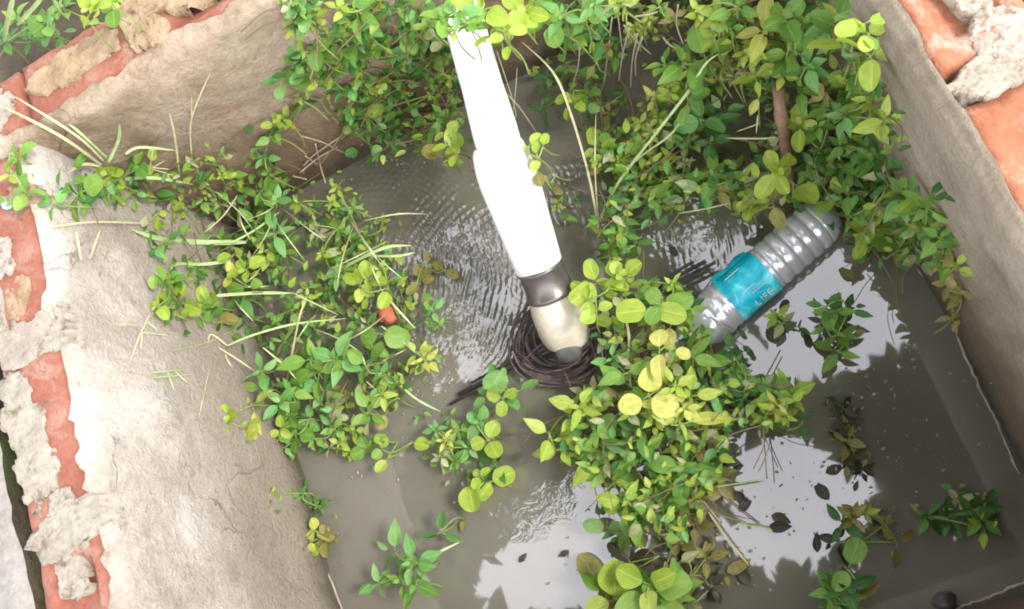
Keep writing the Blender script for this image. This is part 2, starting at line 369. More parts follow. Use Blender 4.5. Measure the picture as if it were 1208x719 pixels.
def wall(name, label, O, a, o_, L, bricks, lumps, pm, mm, lap0, lapv, foot=None, face_noise=.006, seed=0., bm_=None):
    """O: inner face corner at water level, a: along, o_: outward. bricks: (s0, s1, frog). lumps: (s, d, len, wid, ht, material, rot)"""
    a, o_, O = Vector(a), Vector(o_), Vector(O)
    root = empty(name, O, label, 'wall')
    up = Vector((0, 0, 1)); flip = a.cross(o_).z < 0
    def P(s, d, z): return a * s + o_ * d + up * z
    def fin(f): return [tuple(reversed(q)) for q in f] if flip else f
    # brick core with a stepped course below the top one
    T = .115; d0 = .014
    core = MB()
    c_ = [P(s, d, z) for z in (-.3, H - .075) for s in (0, L) for d in (d0 + .002, d0 + T - .002)]
    core.add(c_, [(0, 1, 3, 2), (4, 6, 7, 5), (0, 4, 5, 1), (2, 3, 7, 6), (0, 2, 6, 4), (1, 5, 7, 3)])
    core.build('brick_core', M['brick_core'], root, False)
    # joints between the top bricks
    bed = MB(); nx = int(L / .012); ny = 12
    vv = []; ff = []
    for i in range(nx + 1):
        for j in range(ny + 1):
            s, d = L * i / nx, d0 + .004 + (T - .008) * j / ny
            e = min(j, ny - j)
            z = H - .010 + fbm(s * 40, d * 40, seed) * .006 + fbm(s * 11, d * 11, seed + 4) * .006 - (.02 if e == 0 else 0)
            vv.append(P(s, d, z))
    for i in range(nx):
        for j in range(ny):
            q = i * (ny + 1) + j; ff.append((q, q + ny + 1, q + ny + 2, q + 1))
    # bricks; the bed is pressed below them so that only the joints show
    def inb(s): return any(b0 + .002 < s < b1 - .002 for b0, b1, _ in bricks)
    k = 0
    for i in range(nx + 1):
        for j in range(ny + 1):
            if inb(L * i / nx): vv[k] = vv[k] - up * .035
            k += 1
    bed.add(vv, fin(ff)); bed.build('mortar_bed', mm, root)
    BO = []
    for q, (b0, b1, frog) in enumerate(bricks):
        me = rough_box(b1 - b0, T, .068, seed + q * 3.7, frog, bm_)
        bo = link('brick', me, root)
        Mx = Matrix((( a.x, o_.x, 0), (a.y, o_.y, 0), (0, 0, 1)))
        if flip:
            me.flip_normals()
        ML = Matrix.Translation(P((b0 + b1) / 2, d0 + T / 2, H)) @ Mx.to_4x4(); BO.append((b0, b1, bo, ML)); bo.matrix_local = ML
    for q, (s, d, ln, wd, ht, mt, rt) in enumerate(lumps):
        v, f = lump(ln, wd, ht, seed + q * 5.1)
        cs, sn = math.cos(rt), math.sin(rt)
        v = [P(s + x * cs - y * sn, d + x * sn + y * cs, H + z) for x, y, z in v]
        mb = MB(); mb.add(v, fin(f)); mo = mb.build('mortar_patch', mt, root)
        for b0, b1, bo, ML in BO:
            if b0 < s - ln / 2 + .03 and s + ln / 2 - .03 < b1: mo.parent = bo; mo.matrix_parent_inverse = ML.inverted()
    # plaster coat, lapping raggedly over the inner edge
    nu = int(L / .009); prof = []
    vv = []; ff = []; nz_ = 44
    for i in range(nu + 1):
        s = L * i / nu
        lap = max(.001, lap0 + lapv * fbm(s * 9, seed, 3.) + .5 * lapv * fbm(s * 34, seed, 8.))
        row = []
        for j in range(nz_ + 1):
            z = -.12 + (H - .008 + .12) * j / nz_
            ft = foot(s) * max(0, 1 - (z + .12) / .6) if foot else 0
            nn = fbm(s * 5, z * 5, seed, 5) * face_noise + fbm(s * 45, z * 45, seed, 3) * .0012
            cf = max(0, (z - (H - .055)) / .055) ** 1.6 * (.008 if bm_ and lap0 < .01 else .003)
            row.append((ft * -1 + nn * (1 if j < nz_ - 2 else .6) + cf, z - cf * .25))
        b0 = row[-1][0]
        row += [(b0 + .005, H - .006 + fbm(s * 30, 1, seed) * .001), (b0 + .010, H - .001)]
        for t in (.3, .6, .85, 1.0): row.append((b0 + .010 + lap * t, H + .0022 + .0015 * fbm(s * 40, t * 9, seed)))
        row += [(b0 + .011 + lap, H - .001), (b0 + .014 + lap, H - .012)]
        vv += [P(s, d, z) for d, z in row]; nr = len(row)
    for i in range(nu):
        for j in range(nr - 1):
            q = i * nr + j; ff.append((q, q + 1, q + nr + 1, q + nr))
    pl = MB(); pl.add(vv, fin(ff)); pl.build('plaster', pm, root)
    return root

FR = (.165, .058)
Lo = YB - YF
wall('brick_wall', 'pale plastered brick wall with rounded worn bricks along the left side of the water',
     (XL, YF, 0), (0, 1, 0), (-1, 0, 0), Lo,
     [(.015, .262, FR), (.272, .502, FR), (.514, .782, None), (.796, 1.015, None), (1.03, 1.09, None)],
     [(.648, .101, .235, .084, .002, M['mortar'], .10), (.507, .066, .075, .150, .003, M['mortar'], .20), (.54, .070, .06, .05, .002, M['mortar'], 0), (.789, .066, .075, .150, .003, M['mortar'], -.05), (.845, .118, .12, .045, .002, M['mortar'], -.12), (.855, .075, .07, .05, .002, M['mortar_brown'], -.25),
      (.448, .078, .075, .056, -.001, M['mortar'], 0), (.93, .095, .075, .07, .003, M['mortar'], .1), (1.01, .03, .06, .05, .005, M['mortar_brown'], .3), (.30, .074, .10, .04, -.006, M['mortar_brown'], 0)],
     M['plaster_left'], M['mortar'], -.002, .036, lambda s: .020 + .012 * s, .009, 3.3, M['brick_dull'])
wall('brick_wall', 'brown stained plastered brick wall in the upper left corner with sandy mortar between red rims',
     (XL - .135, YB, 0), (1, 0, 0), (0, 1, 0), XR - XL + .27,
     [(.01, .135, None), (.145, .365, None), (.385, .600, FR), (.615, .845, None), (.86, 1.09, None), (1.105, 1.36, None)],
     [(.245, .078, .20, .066, .005, M['mortar_brown'], .04), (.372, .080, .075, .13, .006, M['mortar_brown'], .2), (.480, .092, .21, .075, .006, M['mortar_brown'], -.03), (.06, .085, .13, .10, .004, M['mortar'], .1), (.68, .09, .16, .085, .006, M['mortar_brown'], 0)],
     M['plaster_back'], M['mortar_brown'], .014, .016, lambda s: .010, .012, 11.9, M['brick_dull'])
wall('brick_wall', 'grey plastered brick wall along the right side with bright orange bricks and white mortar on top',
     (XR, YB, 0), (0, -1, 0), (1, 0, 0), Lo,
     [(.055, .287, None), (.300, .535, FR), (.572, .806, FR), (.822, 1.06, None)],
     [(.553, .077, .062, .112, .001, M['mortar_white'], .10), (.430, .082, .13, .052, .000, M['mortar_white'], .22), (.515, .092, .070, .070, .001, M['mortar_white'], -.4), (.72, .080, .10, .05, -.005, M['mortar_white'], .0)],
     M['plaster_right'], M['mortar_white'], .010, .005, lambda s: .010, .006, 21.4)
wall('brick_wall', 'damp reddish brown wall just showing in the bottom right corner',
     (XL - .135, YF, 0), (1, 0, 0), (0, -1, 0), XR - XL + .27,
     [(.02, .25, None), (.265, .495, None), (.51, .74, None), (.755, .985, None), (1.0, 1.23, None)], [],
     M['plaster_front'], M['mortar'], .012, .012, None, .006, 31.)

# slab beyond the narrow gap behind the left wall
v = []; f = []; nx, ny = 24, 50
for i in range(nx + 1):
    for j in range(ny + 1):
        x, y = -.996 - .55 * i / nx, -.35 + 1.02 * j / ny
        e = i == 0
        v.append((x - .006 - fbm(y * 9, 2, 0) * .005 - .03 * max(0, y - .35), y, .474 + fbm(x * 6, y * 6, 2) * .012 + fbm(x * 30, y * 30, 5) * .003 - (.008 if e else 0)))
for i in range(nx):
    for j in range(ny):
        a = i * (ny + 1) + j; f.append((a, a + 1, a + ny + 2, a + ny + 1))
k = len(v); edge = [i * (ny + 1) for i in range(nx, -1, -1)] + [j for j in range(1, ny + 1)] + [i * (ny + 1) + ny for i in range(1, nx + 1)] + [nx * (ny + 1) + j for j in range(ny - 1, 0, -1)]
v += [(v[e][0], v[e][1], .2) for e in edge]
for q in range(len(edge)):
    r = (q + 1) % len(edge); f.append((edge[q], edge[r], k + r, k + q))
mb = MB(); mb.add(v, f); sb_ = mb.build('concrete_slab', M['slab'], None, False); sb_.data.materials.append(M['soil_and_gap_shade'])
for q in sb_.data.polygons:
    if abs(q.normal.z) < .4: q.material_index = 1  # sides coloured dark to paint in the shade of the gap
tag(sb_, 'rough grey concrete slab beyond the dark gap at the left edge', 'slab')

# ------------------------------------------------------------------ leaves
def leaf_mesh(shape, col, var):
    rnd = random.Random(hash((ord(shape), ord(col), var)))
    R_ = {'R': .86, 'O': .54, 'N': .26}[shape]; rows, cols = {'R': (10, 4), 'O': (8, 4), 'N': (7, 2)}[shape]
    cup = rnd.uniform(.05, .34); droop = rnd.uniform(-.05, .36); twist = rnd.uniform(-.25, .25); wob = rnd.uniform(.02, .07); ph = rnd.uniform(0, 6)
    wm = R_ * rnd.uniform(.78, 1.12); v = []; uv = []; f = []
    for i in range(rows + 1):
        t = i / rows
        if shape == 'R': t = (1 - math.cos(math.pi * t)) / 2
        if shape == 'R': wd = math.sqrt(max(0, 1 - (2 * (t ** .92) - 1) ** 2)) ** .9 * (1 - .35 * max(0, .22 - t) / .22)
        elif shape == 'O': wd = (math.sin(math.pi * t ** .78)) ** .85 * (1 - .12 * t)
        else: wd = math.sin(math.pi * t ** .7) ** .8
        wd = max(wd, .035) * wm / 2 * (1 + wob * math.sin(t * 9 + ph))
        for j in range(cols + 1):
            u = j / cols * 2 - 1
            z = cup * (abs(u) ** 1.3) * wd * 1.2 - droop * t * t + wob * .8 * math.sin(u * 4 + t * 7 + ph) * wd + twist * u * wd * t
            v.append((u * wd + .10 * twist * math.sin(3 * t) + .05 * wob * 8 * t * t, t, z)); uv.append(((u + 1) / 2, t))
    for i in range(rows):
        for j in range(cols):
            a = i * (cols + 1) + j; f.append((a, a + 1, a + cols + 2, a + cols + 1))
    return mesh('leaf', v, f, LM[col], True, uv), v, f, uv
LEAF = {}
def get_leaf(kind):
    sh, col = kind[0], kind[1]; var = random.randrange(13)
    if (sh, col, var) not in LEAF: LEAF[(sh, col, var)] = leaf_mesh(sh, col, var)
    return LEAF[(sh, col, var)]

def leaf_matrix(p, phi, elev, size, roll=0.):
    d = Vector((math.cos(phi) * math.cos(elev), math.sin(phi) * math.cos(elev), math.sin(elev)))
    x = d.cross(Vector((0, 0, 1))); x = x.normalized(); z = x.cross(d).normalized()
    Rm = Matrix((x, d, z)).transposed() @ Matrix.Rotation(roll, 3, 'Y')
    return Matrix.Translation(p) @ (Rm * size).to_4x4()

PX = 731.; SC = .86
TOTAL = [0]
def plant(name, label, nodes, fill=None, cat='plant', group=None, stem=True, stemmat='stem', inside=True):
    """nodes: (px, py, z, leaves, leaf length in px, kind[, elevation]) along a creeping stem;
       fill: (radius px, count, size px, kind) loose low leaves"""
    fn = at_in if inside else at
    pts = [fn(q[0], q[1], q[2]) for q in nodes]
    cx = sum((p for p in pts), Vector()) / len(pts); base = Vector((cx.x, cx.y, max(0, min(p.z for p in pts) - .03)))
    root = empty(name, base, label, cat, group)
    st = MB(); sprig = {}
    def put(p, phi, el, size, kind):
        me, v, f, uv = get_leaf(kind)
        mt = leaf_matrix(p - base, phi, el, size, random.gauss(0, .45))
        if size * PX >= 9.5:
            o = link('leaf', me, root); o.matrix_local = mt; TOTAL[0] += 1
        else:
            sprig.setdefault(kind[1], MB()).add([mt @ Vector(q) for q in v], f, list(uv))
    for i, (nd, p) in enumerate(zip(nodes, pts)):
        px, py, z, cnt, spx, kind = nd[:6]; el0 = nd[6] if len(nd) > 6 else .22
        zs = 1 - .6 * p.z / 1.5
        ph0 = nd[7] if len(nd) > 7 else random.uniform(0, 6.28)
        if i: 
            a, b_ = pts[i - 1], p
            mid = (a + b_) / 2 + Vector((random.uniform(-.012, .012), random.uniform(-.012, .012), random.uniform(-.01, .015)))
            if (a - b_).length < .3: st.tube([q - base for q in smooth_path([a, mid, b_], 4)], .0013, 5)
        foot = p - Vector((random.uniform(-.02, .02), random.uniform(-.02, .02), min(.07, p.z + .005)))
        st.tube([q - base for q in smooth_path([foot, (foot + p) / 2 + Vector((random.uniform(-.006, .006), random.uniform(-.006, .006), 0)), p], 3)], .0013, 5)
        for k in range(cnt):
            s = spx * SC / PX * zs * random.uniform(.68, 1.12)
            tier = k // 4
            phi = ph0 + k * (2 * math.pi / min(cnt, 4)) + tier * .75 + random.uniform(-.3, .3)
            off = s * random.uniform(.08, .30)
            el = el0 + random.uniform(-.38, .48) - tier * .1
            q = p + Vector((math.cos(phi) * off, math.sin(phi) * off, -tier * .012 + random.uniform(-.004, .004)))
            if q.z < .004: q.z = .004
            st.tube([p - base, q - base], .0009, 4)
            if q.z + math.sin(el) * s < .003: el = .05
            put(q, phi, el, s, kind)
        if cnt > 3:   # young leaves at the tip
            for k in range(2): put(p + Vector((0, 0, .004)), ph0 + k * 3.1 + .4, .7, spx * SC / PX * zs * .42, kind)
    if fill:
        for fl in (fill if isinstance(fill, list) else [fill]):
            rad, cnt, spx, kind = fl
            for k in range(cnt):
                nd = random.choice(nodes); aa = random.uniform(0, 6.28); rr = rad * math.sqrt(random.random())
                p = fn(nd[0] + rr * math.cos(aa), nd[1] + rr * math.sin(aa), max(.006, nd[2] * random.uniform(.1, .85)))
                put(p, random.uniform(0, 6.28), random.uniform(-.1, .65), spx * SC / PX * random.uniform(.6, 1.15), kind)
    if st.v and stem: st.build('stem', M[stemmat], root)
    for kc, mbb in sprig.items():
        so_ = mbb.build('small_leaf_cluster', LM[kc], root); so_['kind'] = 'stuff'
    return root
# ------------------------------------------------------------------ plants: creepers rooted in the water
GP = 'green creepers growing out of the muddy water'
def cp(label, nodes, fill=None, **k): return plant('creeper_plant', label, nodes, fill, group=GP, **k)
# ---- upper left, at the foot of the back wall
cp('bright yellow green rosette below the dry grass at the left end of the plants', [(128,205,.25,6,24,'Ry'),(108,214,.25,1,20,'Ry'),(138,216,.24,2,26,'Ry')], [(34,5,30,'Og'),(30,4,26,'Rg')])
cp('broad green leaves spreading over the left wall top under the yellow green rosette', [(92,228,.3,3,38,'Rg'),(62,240,.3,3,22,'Rt')], (26,6,22,'Od'))
cp('round leaved plant creeping over the brick edge at the left border', [(22,188,.5,5,28,'Rg',.1),(12,205,.5,3,24,'Ry'),(30,228,.5,4,28,'Rg'),(4,238,.5,2,22,'Rg')], (22,6,16,'Og'), inside=False)
cp('big olive leaf with round pale leaves beside the left grass stalks', [(160,196,.2,4,28,'Rg'),(186,236,.2,3,40,'Rg'),(160,226,.2,2,22,'Rt')], [(28,8,24,'Od'),(24,5,18,'Ry')])
cp('small bright rosette between olive leaf and dry stems', [(206,252,.14,5,18,'Ry'),(212,238,.14,3,15,'Ry')], (22,8,16,'Og'))
cp('tangled pale stems with small leaves below the brown corner wall', [(228,190,.2,4,12,'Oy'),(236,214,.16,6,16,'Og'),(258,240,.12,6,17,'Ow'),(262,208,.16,5,13,'Oy')], [(32,20,13,'Og'),(28,10,10,'Oo')])
cp('tall column of pale green oval leaves climbing the brown corner wall', [(322,160,.20,4,24,'Og'),(312,186,.16,5,30,'Ot'),(318,206,.14,5,30,'Og'),(306,226,.12,6,28,'Og'),(326,238,.1,5,30,'Ot')], [(24,12,20,'Od'),(20,6,24,'Og')])
cp('bright yellow green rosette at the top of the leafy column', [(334,140,.22,5,20,'Ry'),(324,146,.22,3,17,'Ry'),(344,146,.22,3,16,'Ry')], None)
cp('thick clump of fresh green pointed leaves left of the rippled water', [(300,262,.09,6,34,'Og'),(324,276,.10,6,36,'Ot'),(334,298,.08,6,30,'Og'),(312,296,.08,5,28,'Oy')], [(36,18,22,'Od'),(30,8,22,'Og')])
cp('dark leaved clump behind the round leaved trio', [(238,296,.09,6,22,'Od'),(262,284,.08,6,24,'Og'),(234,322,.09,6,20,'Og'),(256,318,.08,6,16,'Od')], [(36,20,18,'Od'),(32,12,12,'Ot')])
cp('hanging grey green oval leaf at the plaster edge', [(180,292,.22,2,36,'Ot',-.1),(196,284,.2,3,24,'Od')], (16,4,20,'Od'))
cp('trio of round yellowish leaves in the middle of the left plants', [(290,318,.13,4,28,'Ry'),(276,300,.13,2,28,'Ry'),(272,324,.13,2,24,'Rl'),(292,338,.12,2,28,'Rg')], (22,5,22,'Od'))
cp('low row of big round leaves lying against the pale left plaster', [(200,332,.17,3,32,'Rg',.1),(186,362,.18,4,24,'Ry'),(212,356,.17,4,32,'Ry'),(212,376,.17,2,30,'Ry',.0),(242,358,.15,4,32,'Ry'),(256,372,.13,3,34,'Ro')], [(22,8,24,'Rg'),(22,8,20,'Od')])
cp('oval leaf plant under the long pale blade', [(286,352,.10,5,34,'Od'),(288,372,.08,3,36,'Ot'),(270,394,.08,3,34,'Og')], (26,12,20,'Od'))
cp('narrow leaved sprigs around the dry stalk left of the red chip', [(326,380,.07,7,20,'Og'),(344,366,.08,7,18,'Og'),(334,404,.06,6,22,'Ng'),(362,350,.08,6,18,'Oy')], [(38,26,14,'Og'),(34,12,14,'Od')])
cp('fine leaved sprigs along the edge of the rippled water', [(380,300,.07,8,18,'Oy'),(398,270,.07,7,16,'Og'),(372,272,.08,8,16,'Ow'),(352,240,.09,7,18,'Oy'),(392,238,.07,6,15,'Oy')], [(36,34,11,'Og'),(34,20,10,'Oy')])
cp('bright cool green sprig with toothed small leaves left of the round pair', [(398,326,.08,8,20,'Ot'),(408,316,.08,6,16,'Og'),(388,346,.06,7,20,'Od')], [(26,16,14,'Ot'),(24,10,12,'Og')])
cp('yellow green pair of round leaves above the red chip', [(434,330,.10,4,28,'Ry'),(424,336,.10,2,26,'Ry'),(458,340,.09,2,28,'Ry'),(448,318,.1,4,18,'Oy')], (14,4,16,'Og'))
cp('single drooping green leaf under the red chip', [(446,394,.07,2,36,'Rg',-.1),(440,412,.05,2,26,'Og')], None)
cp('cool green oval leaves with one pale pointed leaf near the left shore', [(308,438,.13,4,34,'Ot',.5),(310,458,.10,4,30,'Og'),(332,474,.09,4,36,'Ot'),(344,464,.09,3,30,'Og')], (20,6,22,'Od'))
cp('lemon yellow leaf cluster on the edge of the left plaster', [(298,478,.12,3,36,'Ol',.0),(268,496,.13,4,26,'Ry'),(290,506,.11,4,30,'Ry'),(290,522,.10,2,28,'Rl')], (10,4,16,'Ry'))
cp('round green leaves around the brown stem near the left shore', [(342,492,.07,5,24,'Rg'),(348,512,.06,5,24,'Rg'),(366,494,.05,3,22,'Rt'),(330,508,.07,3,20,'Ry')], (20,6,18,'Od'))
cp('large soft green oval leaves in the lower middle of the left plants', [(376,440,.08,5,46,'Og'),(396,424,.08,5,44,'Ot'),(366,424,.09,3,40,'Og'),(382,462,.06,3,34,'Ot'),(360,446,.07,3,36,'Og')], [(28,12,26,'Od'),(20,6,30,'Og')])
cp('pale faded rosette on the water below the soft green leaves', [(398,476,.03,5,18,'Rw'),(406,464,.03,4,16,'Ro'),(408,480,.03,2,14,'Ry')], None)
cp('round leaf and sprig hanging on a curved stalk', [(432,432,.09,3,34,'Rg'),(452,440,.07,6,24,'Ot'),(466,452,.06,5,20,'Og')], [(24,12,18,'Od'),(22,6,18,'Og')])
cp('string of leaves along a yellow stem at the lower edge of the left plants', [(336,528,.05,3,22,'Ot'),(370,518,.05,4,20,'Og'),(394,506,.05,5,24,'Og'),(418,508,.05,4,22,'Oy'),(436,486,.06,4,30,'Og'),(450,466,.06,4,28,'Oy')], [(16,14,17,'Og'),(14,6,20,'Od')])
cp('drooping sprig with tiny leaves over the open water', [(402,524,.04,5,18,'Oy'),(412,534,.03,5,13,'Oy'),(432,528,.04,3,22,'Rg'),(388,528,.04,3,20,'Ow')], (12,8,12,'Oy'))
cp('three small round leaves floating right of the left plants', [(462,522,.03,1,20,'Ry',.05),(458,540,.03,1,22,'Ry',.05),(486,522,.03,1,26,'Ry',.05),(450,530,.03,2,18,'Rg')], None)
cp('brownish round leaf over the water', [(456,488,.04,2,22,'Ro'),(470,470,.04,2,14,'Og')], None)
cp('yellow pointed rosette near the rippled water', [(500,424,.06,7,26,'Ol'),(492,416,.06,3,20,'Oy'),(508,418,.05,3,18,'Og')], (16,10,14,'Og'))
cp('small pale toothed sprig standing in the rippled water', [(510,368,.05,7,20,'Ot'),(516,386,.04,4,18,'Og')], (10,6,10,'Ot'))
cp('olive round leaves half sunk in the rippled water', [(496,330,.015,3,24,'Ro'),(524,318,.015,2,26,'Ro'),(504,312,.012,2,22,'Ro'),(490,342,.012,2,18,'Ow')], None)
# ---- lower left shore
cp('small sprig on the waterline of the left wall', [(340,588,.06,7,16,'Og'),(322,582,.09,5,13,'Oy'),(358,582,.04,6,14,'Ot'),(376,598,.02,5,14,'Od')], [(22,22,11,'Og'),(18,10,10,'Od')])
cp('yellow round leaves at the foot of the left wall', [(372,626,.04,3,22,'Rl'),(366,640,.04,3,18,'Ry'),(382,636,.02,4,24,'Ro'),(362,652,.03,2,18,'Rl')], (18,8,14,'Oo'))
cp('dark green shoot with narrow leaves rising from the open water', [(486,664,.07,7,34,'Ot',.05),(466,654,.05,3,36,'Ot',-.05),(490,690,.06,4,38,'Og',.0),(446,690,.04,5,26,'Ot'),(474,684,.05,4,30,'Og')], (14,4,22,'Ot'))
cp('single dark cool leaf at the tip of the brown shoot', [(520,628,.04,3,30,'Od',.3),(546,612,.01,2,16,'Oo')], None)
# ---- top, left of the pipe
cp('small pale leaves at the top of the brown corner wall', [(352,10,.40,5,20,'Rt'),(340,4,.42,3,16,'Rw'),(372,22,.36,5,22,'Oy'),(366,34,.36,5,14,'Oy')], (18,10,13,'Oy'))
cp('round leaf cluster against the brown corner wall', [(356,92,.22,5,32,'Rg'),(330,98,.22,3,36,'Rt'),(376,96,.20,3,24,'Ry'),(386,84,.2,4,30,'Rg'),(346,78,.22,3,24,'Rg')], [(16,6,20,'Rg'),(20,5,22,'Od')])
cp('one large round leaf hanging over the dark corner', [(378,118,.20,2,42,'Rg',-.1),(352,116,.22,6,14,'Oy')], (14,6,11,'Oy'))
cp('olive leaf group above the round cluster', [(388,66,.26,3,44,'Rg'),(372,58,.28,4,28,'Rg'),(408,56,.24,4,30,'Rg'),(396,40,.26,5,18,'Oy')], [(22,10,20,'Od'),(18,8,14,'Oy')])
cp('yellowish round trio on a thin stalk in the dark gap', [(444,98,.16,4,26,'Ry'),(426,84,.16,2,28,'Ry'),(456,92,.16,2,28,'Ry'),(450,118,.15,2,26,'Ry',-.1)], (18,5,22,'Od'))
cp('fresh green leaves at the top border left of the pipe', [(420,12,.32,6,34,'Og'),(432,34,.28,5,32,'Ot'),(402,10,.34,5,26,'Oy'),(444,6,.30,5,22,'Oy')], [(26,12,22,'Od'),(22,10,18,'Og')])
cp('medium green leaves behind the pale hanging sprig', [(478,38,.22,5,30,'Rg'),(496,20,.24,6,26,'Og'),(470,10,.26,6,24,'Og'),(508,46,.22,5,20,'Ot')], [(28,14,20,'Od'),(24,10,14,'Og')])
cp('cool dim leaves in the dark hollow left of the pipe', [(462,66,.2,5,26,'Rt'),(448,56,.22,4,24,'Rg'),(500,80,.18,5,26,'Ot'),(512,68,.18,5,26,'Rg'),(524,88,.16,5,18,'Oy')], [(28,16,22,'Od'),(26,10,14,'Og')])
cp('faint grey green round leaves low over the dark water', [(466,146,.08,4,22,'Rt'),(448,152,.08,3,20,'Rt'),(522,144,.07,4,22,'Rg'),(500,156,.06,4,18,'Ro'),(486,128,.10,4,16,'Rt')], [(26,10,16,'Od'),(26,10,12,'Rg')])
cp('small mixed sprigs in front of the dark hollow', [(430,130,.12,6,22,'Og'),(476,110,.12,7,12,'Oy'),(436,156,.08,5,26,'Ot'),(508,112,.12,8,11,'Oy'),(412,146,.10,5,18,'Rg')], [(28,20,13,'Og'),(26,12,12,'Oy')])
cp('pale green leaf tangle on the end of the white pipe', [(526,22,.42,5,34,'Rg'),(506,32,.36,4,26,'Rg'),(540,16,.43,6,30,'Ot'),(518,44,.36,3,22,'Rw'),(552,28,.43,5,24,'Rg'),(536,36,.42,4,20,'Oy')], (16,6,18,'Rg'))
cp('bright rosette of round leaves leaning on the pipe from the left', [(530,172,.22,3,26,'Ry'),(526,156,.22,2,24,'Ry'),(538,182,.22,2,26,'Ry'),(524,186,.20,2,28,'Ro')], (10,3,18,'Rg'))
cp('large yellow green leaves draped over the top of the pipe', [(568,14,.42,4,36,'Ry'),(596,38,.40,3,30,'Ry'),(582,38,.40,2,30,'Ry'),(600,52,.38,2,24,'Ry'),(622,14,.38,4,34,'Ry'),(612,20,.38,3,28,'Ry')], [(22,8,26,'Rg'),(18,6,22,'Ry')])
cp('bright rosette touching the pipe from the right', [(640,174,.25,1,22,'Ry'),(634,186,.25,2,20,'Ry'),(624,172,.25,2,18,'Ry'),(632,200,.24,2,20,'Ro')], None)
cp('orange brown leaf tip below the right rosette', [(650,216,.16,2,22,'Ro',-.1),(656,208,.16,1,10,'Ow')], None)
# ---- top, right of the pipe
cp('long pointed green leaves hanging from the top border', [(674,42,.24,4,40,'Og',-.1),(690,22,.28,5,34,'Og'),(664,18,.3,4,34,'Ot'),(710,46,.22,4,34,'Od'),(646,26,.3,4,28,'Rg'),(704,74,.2,2,34,'Oo',-.2)], [(24,10,26,'Od'),(20,8,20,'Og')])
cp('pale leaves along the upper border right of the pipe', [(702,6,.36,6,26,'Ot'),(738,4,.36,6,24,'Ry'),(730,2,.36,4,24,'Ow')], (20,10,18,'Og'))
cp('thin sprig dangling over the brown hollow', [(764,18,.26,8,12,'Ol'),(758,36,.22,6,11,'Oy'),(748,32,.24,6,11,'Oy'),(778,8,.28,6,16,'Og'),(796,22,.26,6,18,'Oo')], (20,16,10,'Oy'))
cp('small bright rosette above the dark ripples', [(676,122,.10,5,22,'Ry'),(690,110,.10,4,18,'Rg'),(690,126,.09,4,20,'Rt'),(672,110,.1,2,18,'Ry')], (12,5,14,'Og'))
cp('dim tangled sprigs low over the dark water between the pipe and the hanging roots', [(648,92,.06,5,22,'Od'),(668,78,.08,6,20,'Og'),(700,92,.07,5,20,'Od'),(640,130,.04,4,18,'Od'),(726,66,.09,5,22,'Og'),(712,158,.04,5,16,'Oy'),(660,240,.03,4,14,'Oy')], [(28,36,14,'Od'),(26,22,12,'Oy'),(24,10,16,'Og')], stemmat='stem_brown')
cp('low yellowish tuft above the dark ripples', [(718,134,.05,6,15,'Oo'),(708,124,.05,4,12,'Oy'),(734,112,.06,5,14,'Od')], (14,12,11,'Oy'))
cp('tall pair of round leaves beside the arching grass stalk', [(812,118,.18,3,34,'Rg'),(822,92,.2,2,24,'Rt'),(806,76,.22,3,40,'Og'),(832,68,.22,3,38,'Rg')], [(22,8,22,'Od'),(20,8,14,'Oy')])
cp('yellowish upright leaves left of the tall round pair', [(796,98,.2,5,22,'Oy'),(790,112,.18,5,16,'Oy'),(772,116,.15,4,24,'Ol'),(784,76,.22,4,26,'Og')], (22,16,13,'Oy'))
cp('yellow green mass of small leaves right of the pipe socket', [(742,172,.09,8,17,'Ol'),(756,182,.09,8,16,'Oy'),(730,190,.08,7,19,'Oy'),(768,158,.1,7,16,'Ol'),(756,146,.1,7,15,'Oy'),(776,140,.11,6,18,'Oy')], [(30,46,12,'Oy'),(32,34,11,'Og')])
cp('bright round pair at the left of the yellow green mass', [(704,176,.08,3,26,'Ry'),(722,172,.08,3,24,'Rg'),(708,196,.05,2,22,'Ro')], (12,4,16,'Rg'))
cp('dark round leaves in the shade under the arching stalk', [(826,140,.12,3,32,'Rt'),(842,142,.1,4,30,'Od'),(838,166,.09,4,28,'Od'),(852,132,.1,3,26,'Ot')], (20,8,20,'Od'))
cp('fine stringy sprigs over the water right of the yellow green mass', [(786,200,.07,8,13,'Oy'),(810,192,.07,7,14,'Ow'),(796,222,.06,8,14,'Og'),(824,206,.07,7,14,'Oy'),(774,214,.06,7,13,'Og')], [(34,40,10,'Og'),(30,24,10,'Ow')])
cp('bright green pointed leaf above the fine sprigs near the coil', [(762,236,.07,4,30,'Og'),(744,220,.07,5,18,'Ot'),(776,240,.06,5,22,'Ot'),(792,246,.05,6,18,'Oy')], [(24,16,16,'Og'),(20,10,12,'Oy')])
cp('green plant with one pale leaf left of the bottle top', [(840,208,.09,5,28,'Og'),(830,222,.08,3,30,'Ot'),(862,208,.08,4,24,'Og'),(848,226,.07,4,26,'Oo'),(866,232,.06,5,22,'Oy')], [(26,16,16,'Og'),(24,12,12,'Oy')])
cp('leafy stems along the top border above the stick', [(846,18,.3,7,26,'Oy'),(870,8,.32,6,28,'Og'),(824,14,.3,7,18,'Oy'),(842,44,.26,7,18,'Oy'),(862,34,.28,6,22,'Og')], [(28,24,15,'Oy'),(26,14,20,'Od')])
cp('pale brownish sprig hanging in front of the dark gap', [(862,92,.18,5,20,'Ow'),(852,80,.2,5,20,'Oo'),(876,86,.18,5,18,'Oo'),(880,62,.22,7,18,'Oy')], (22,16,13,'Oo'))
cp('yellow hanging leaf at the left of the brown stick', [(896,112,.16,1,34,'Ol',-.3),(892,92,.2,4,28,'Oy'),(902,36,.28,4,40,'Ol',.0),(896,60,.26,6,22,'Oy')], [(20,10,18,'Og'),(18,8,16,'Oy')])
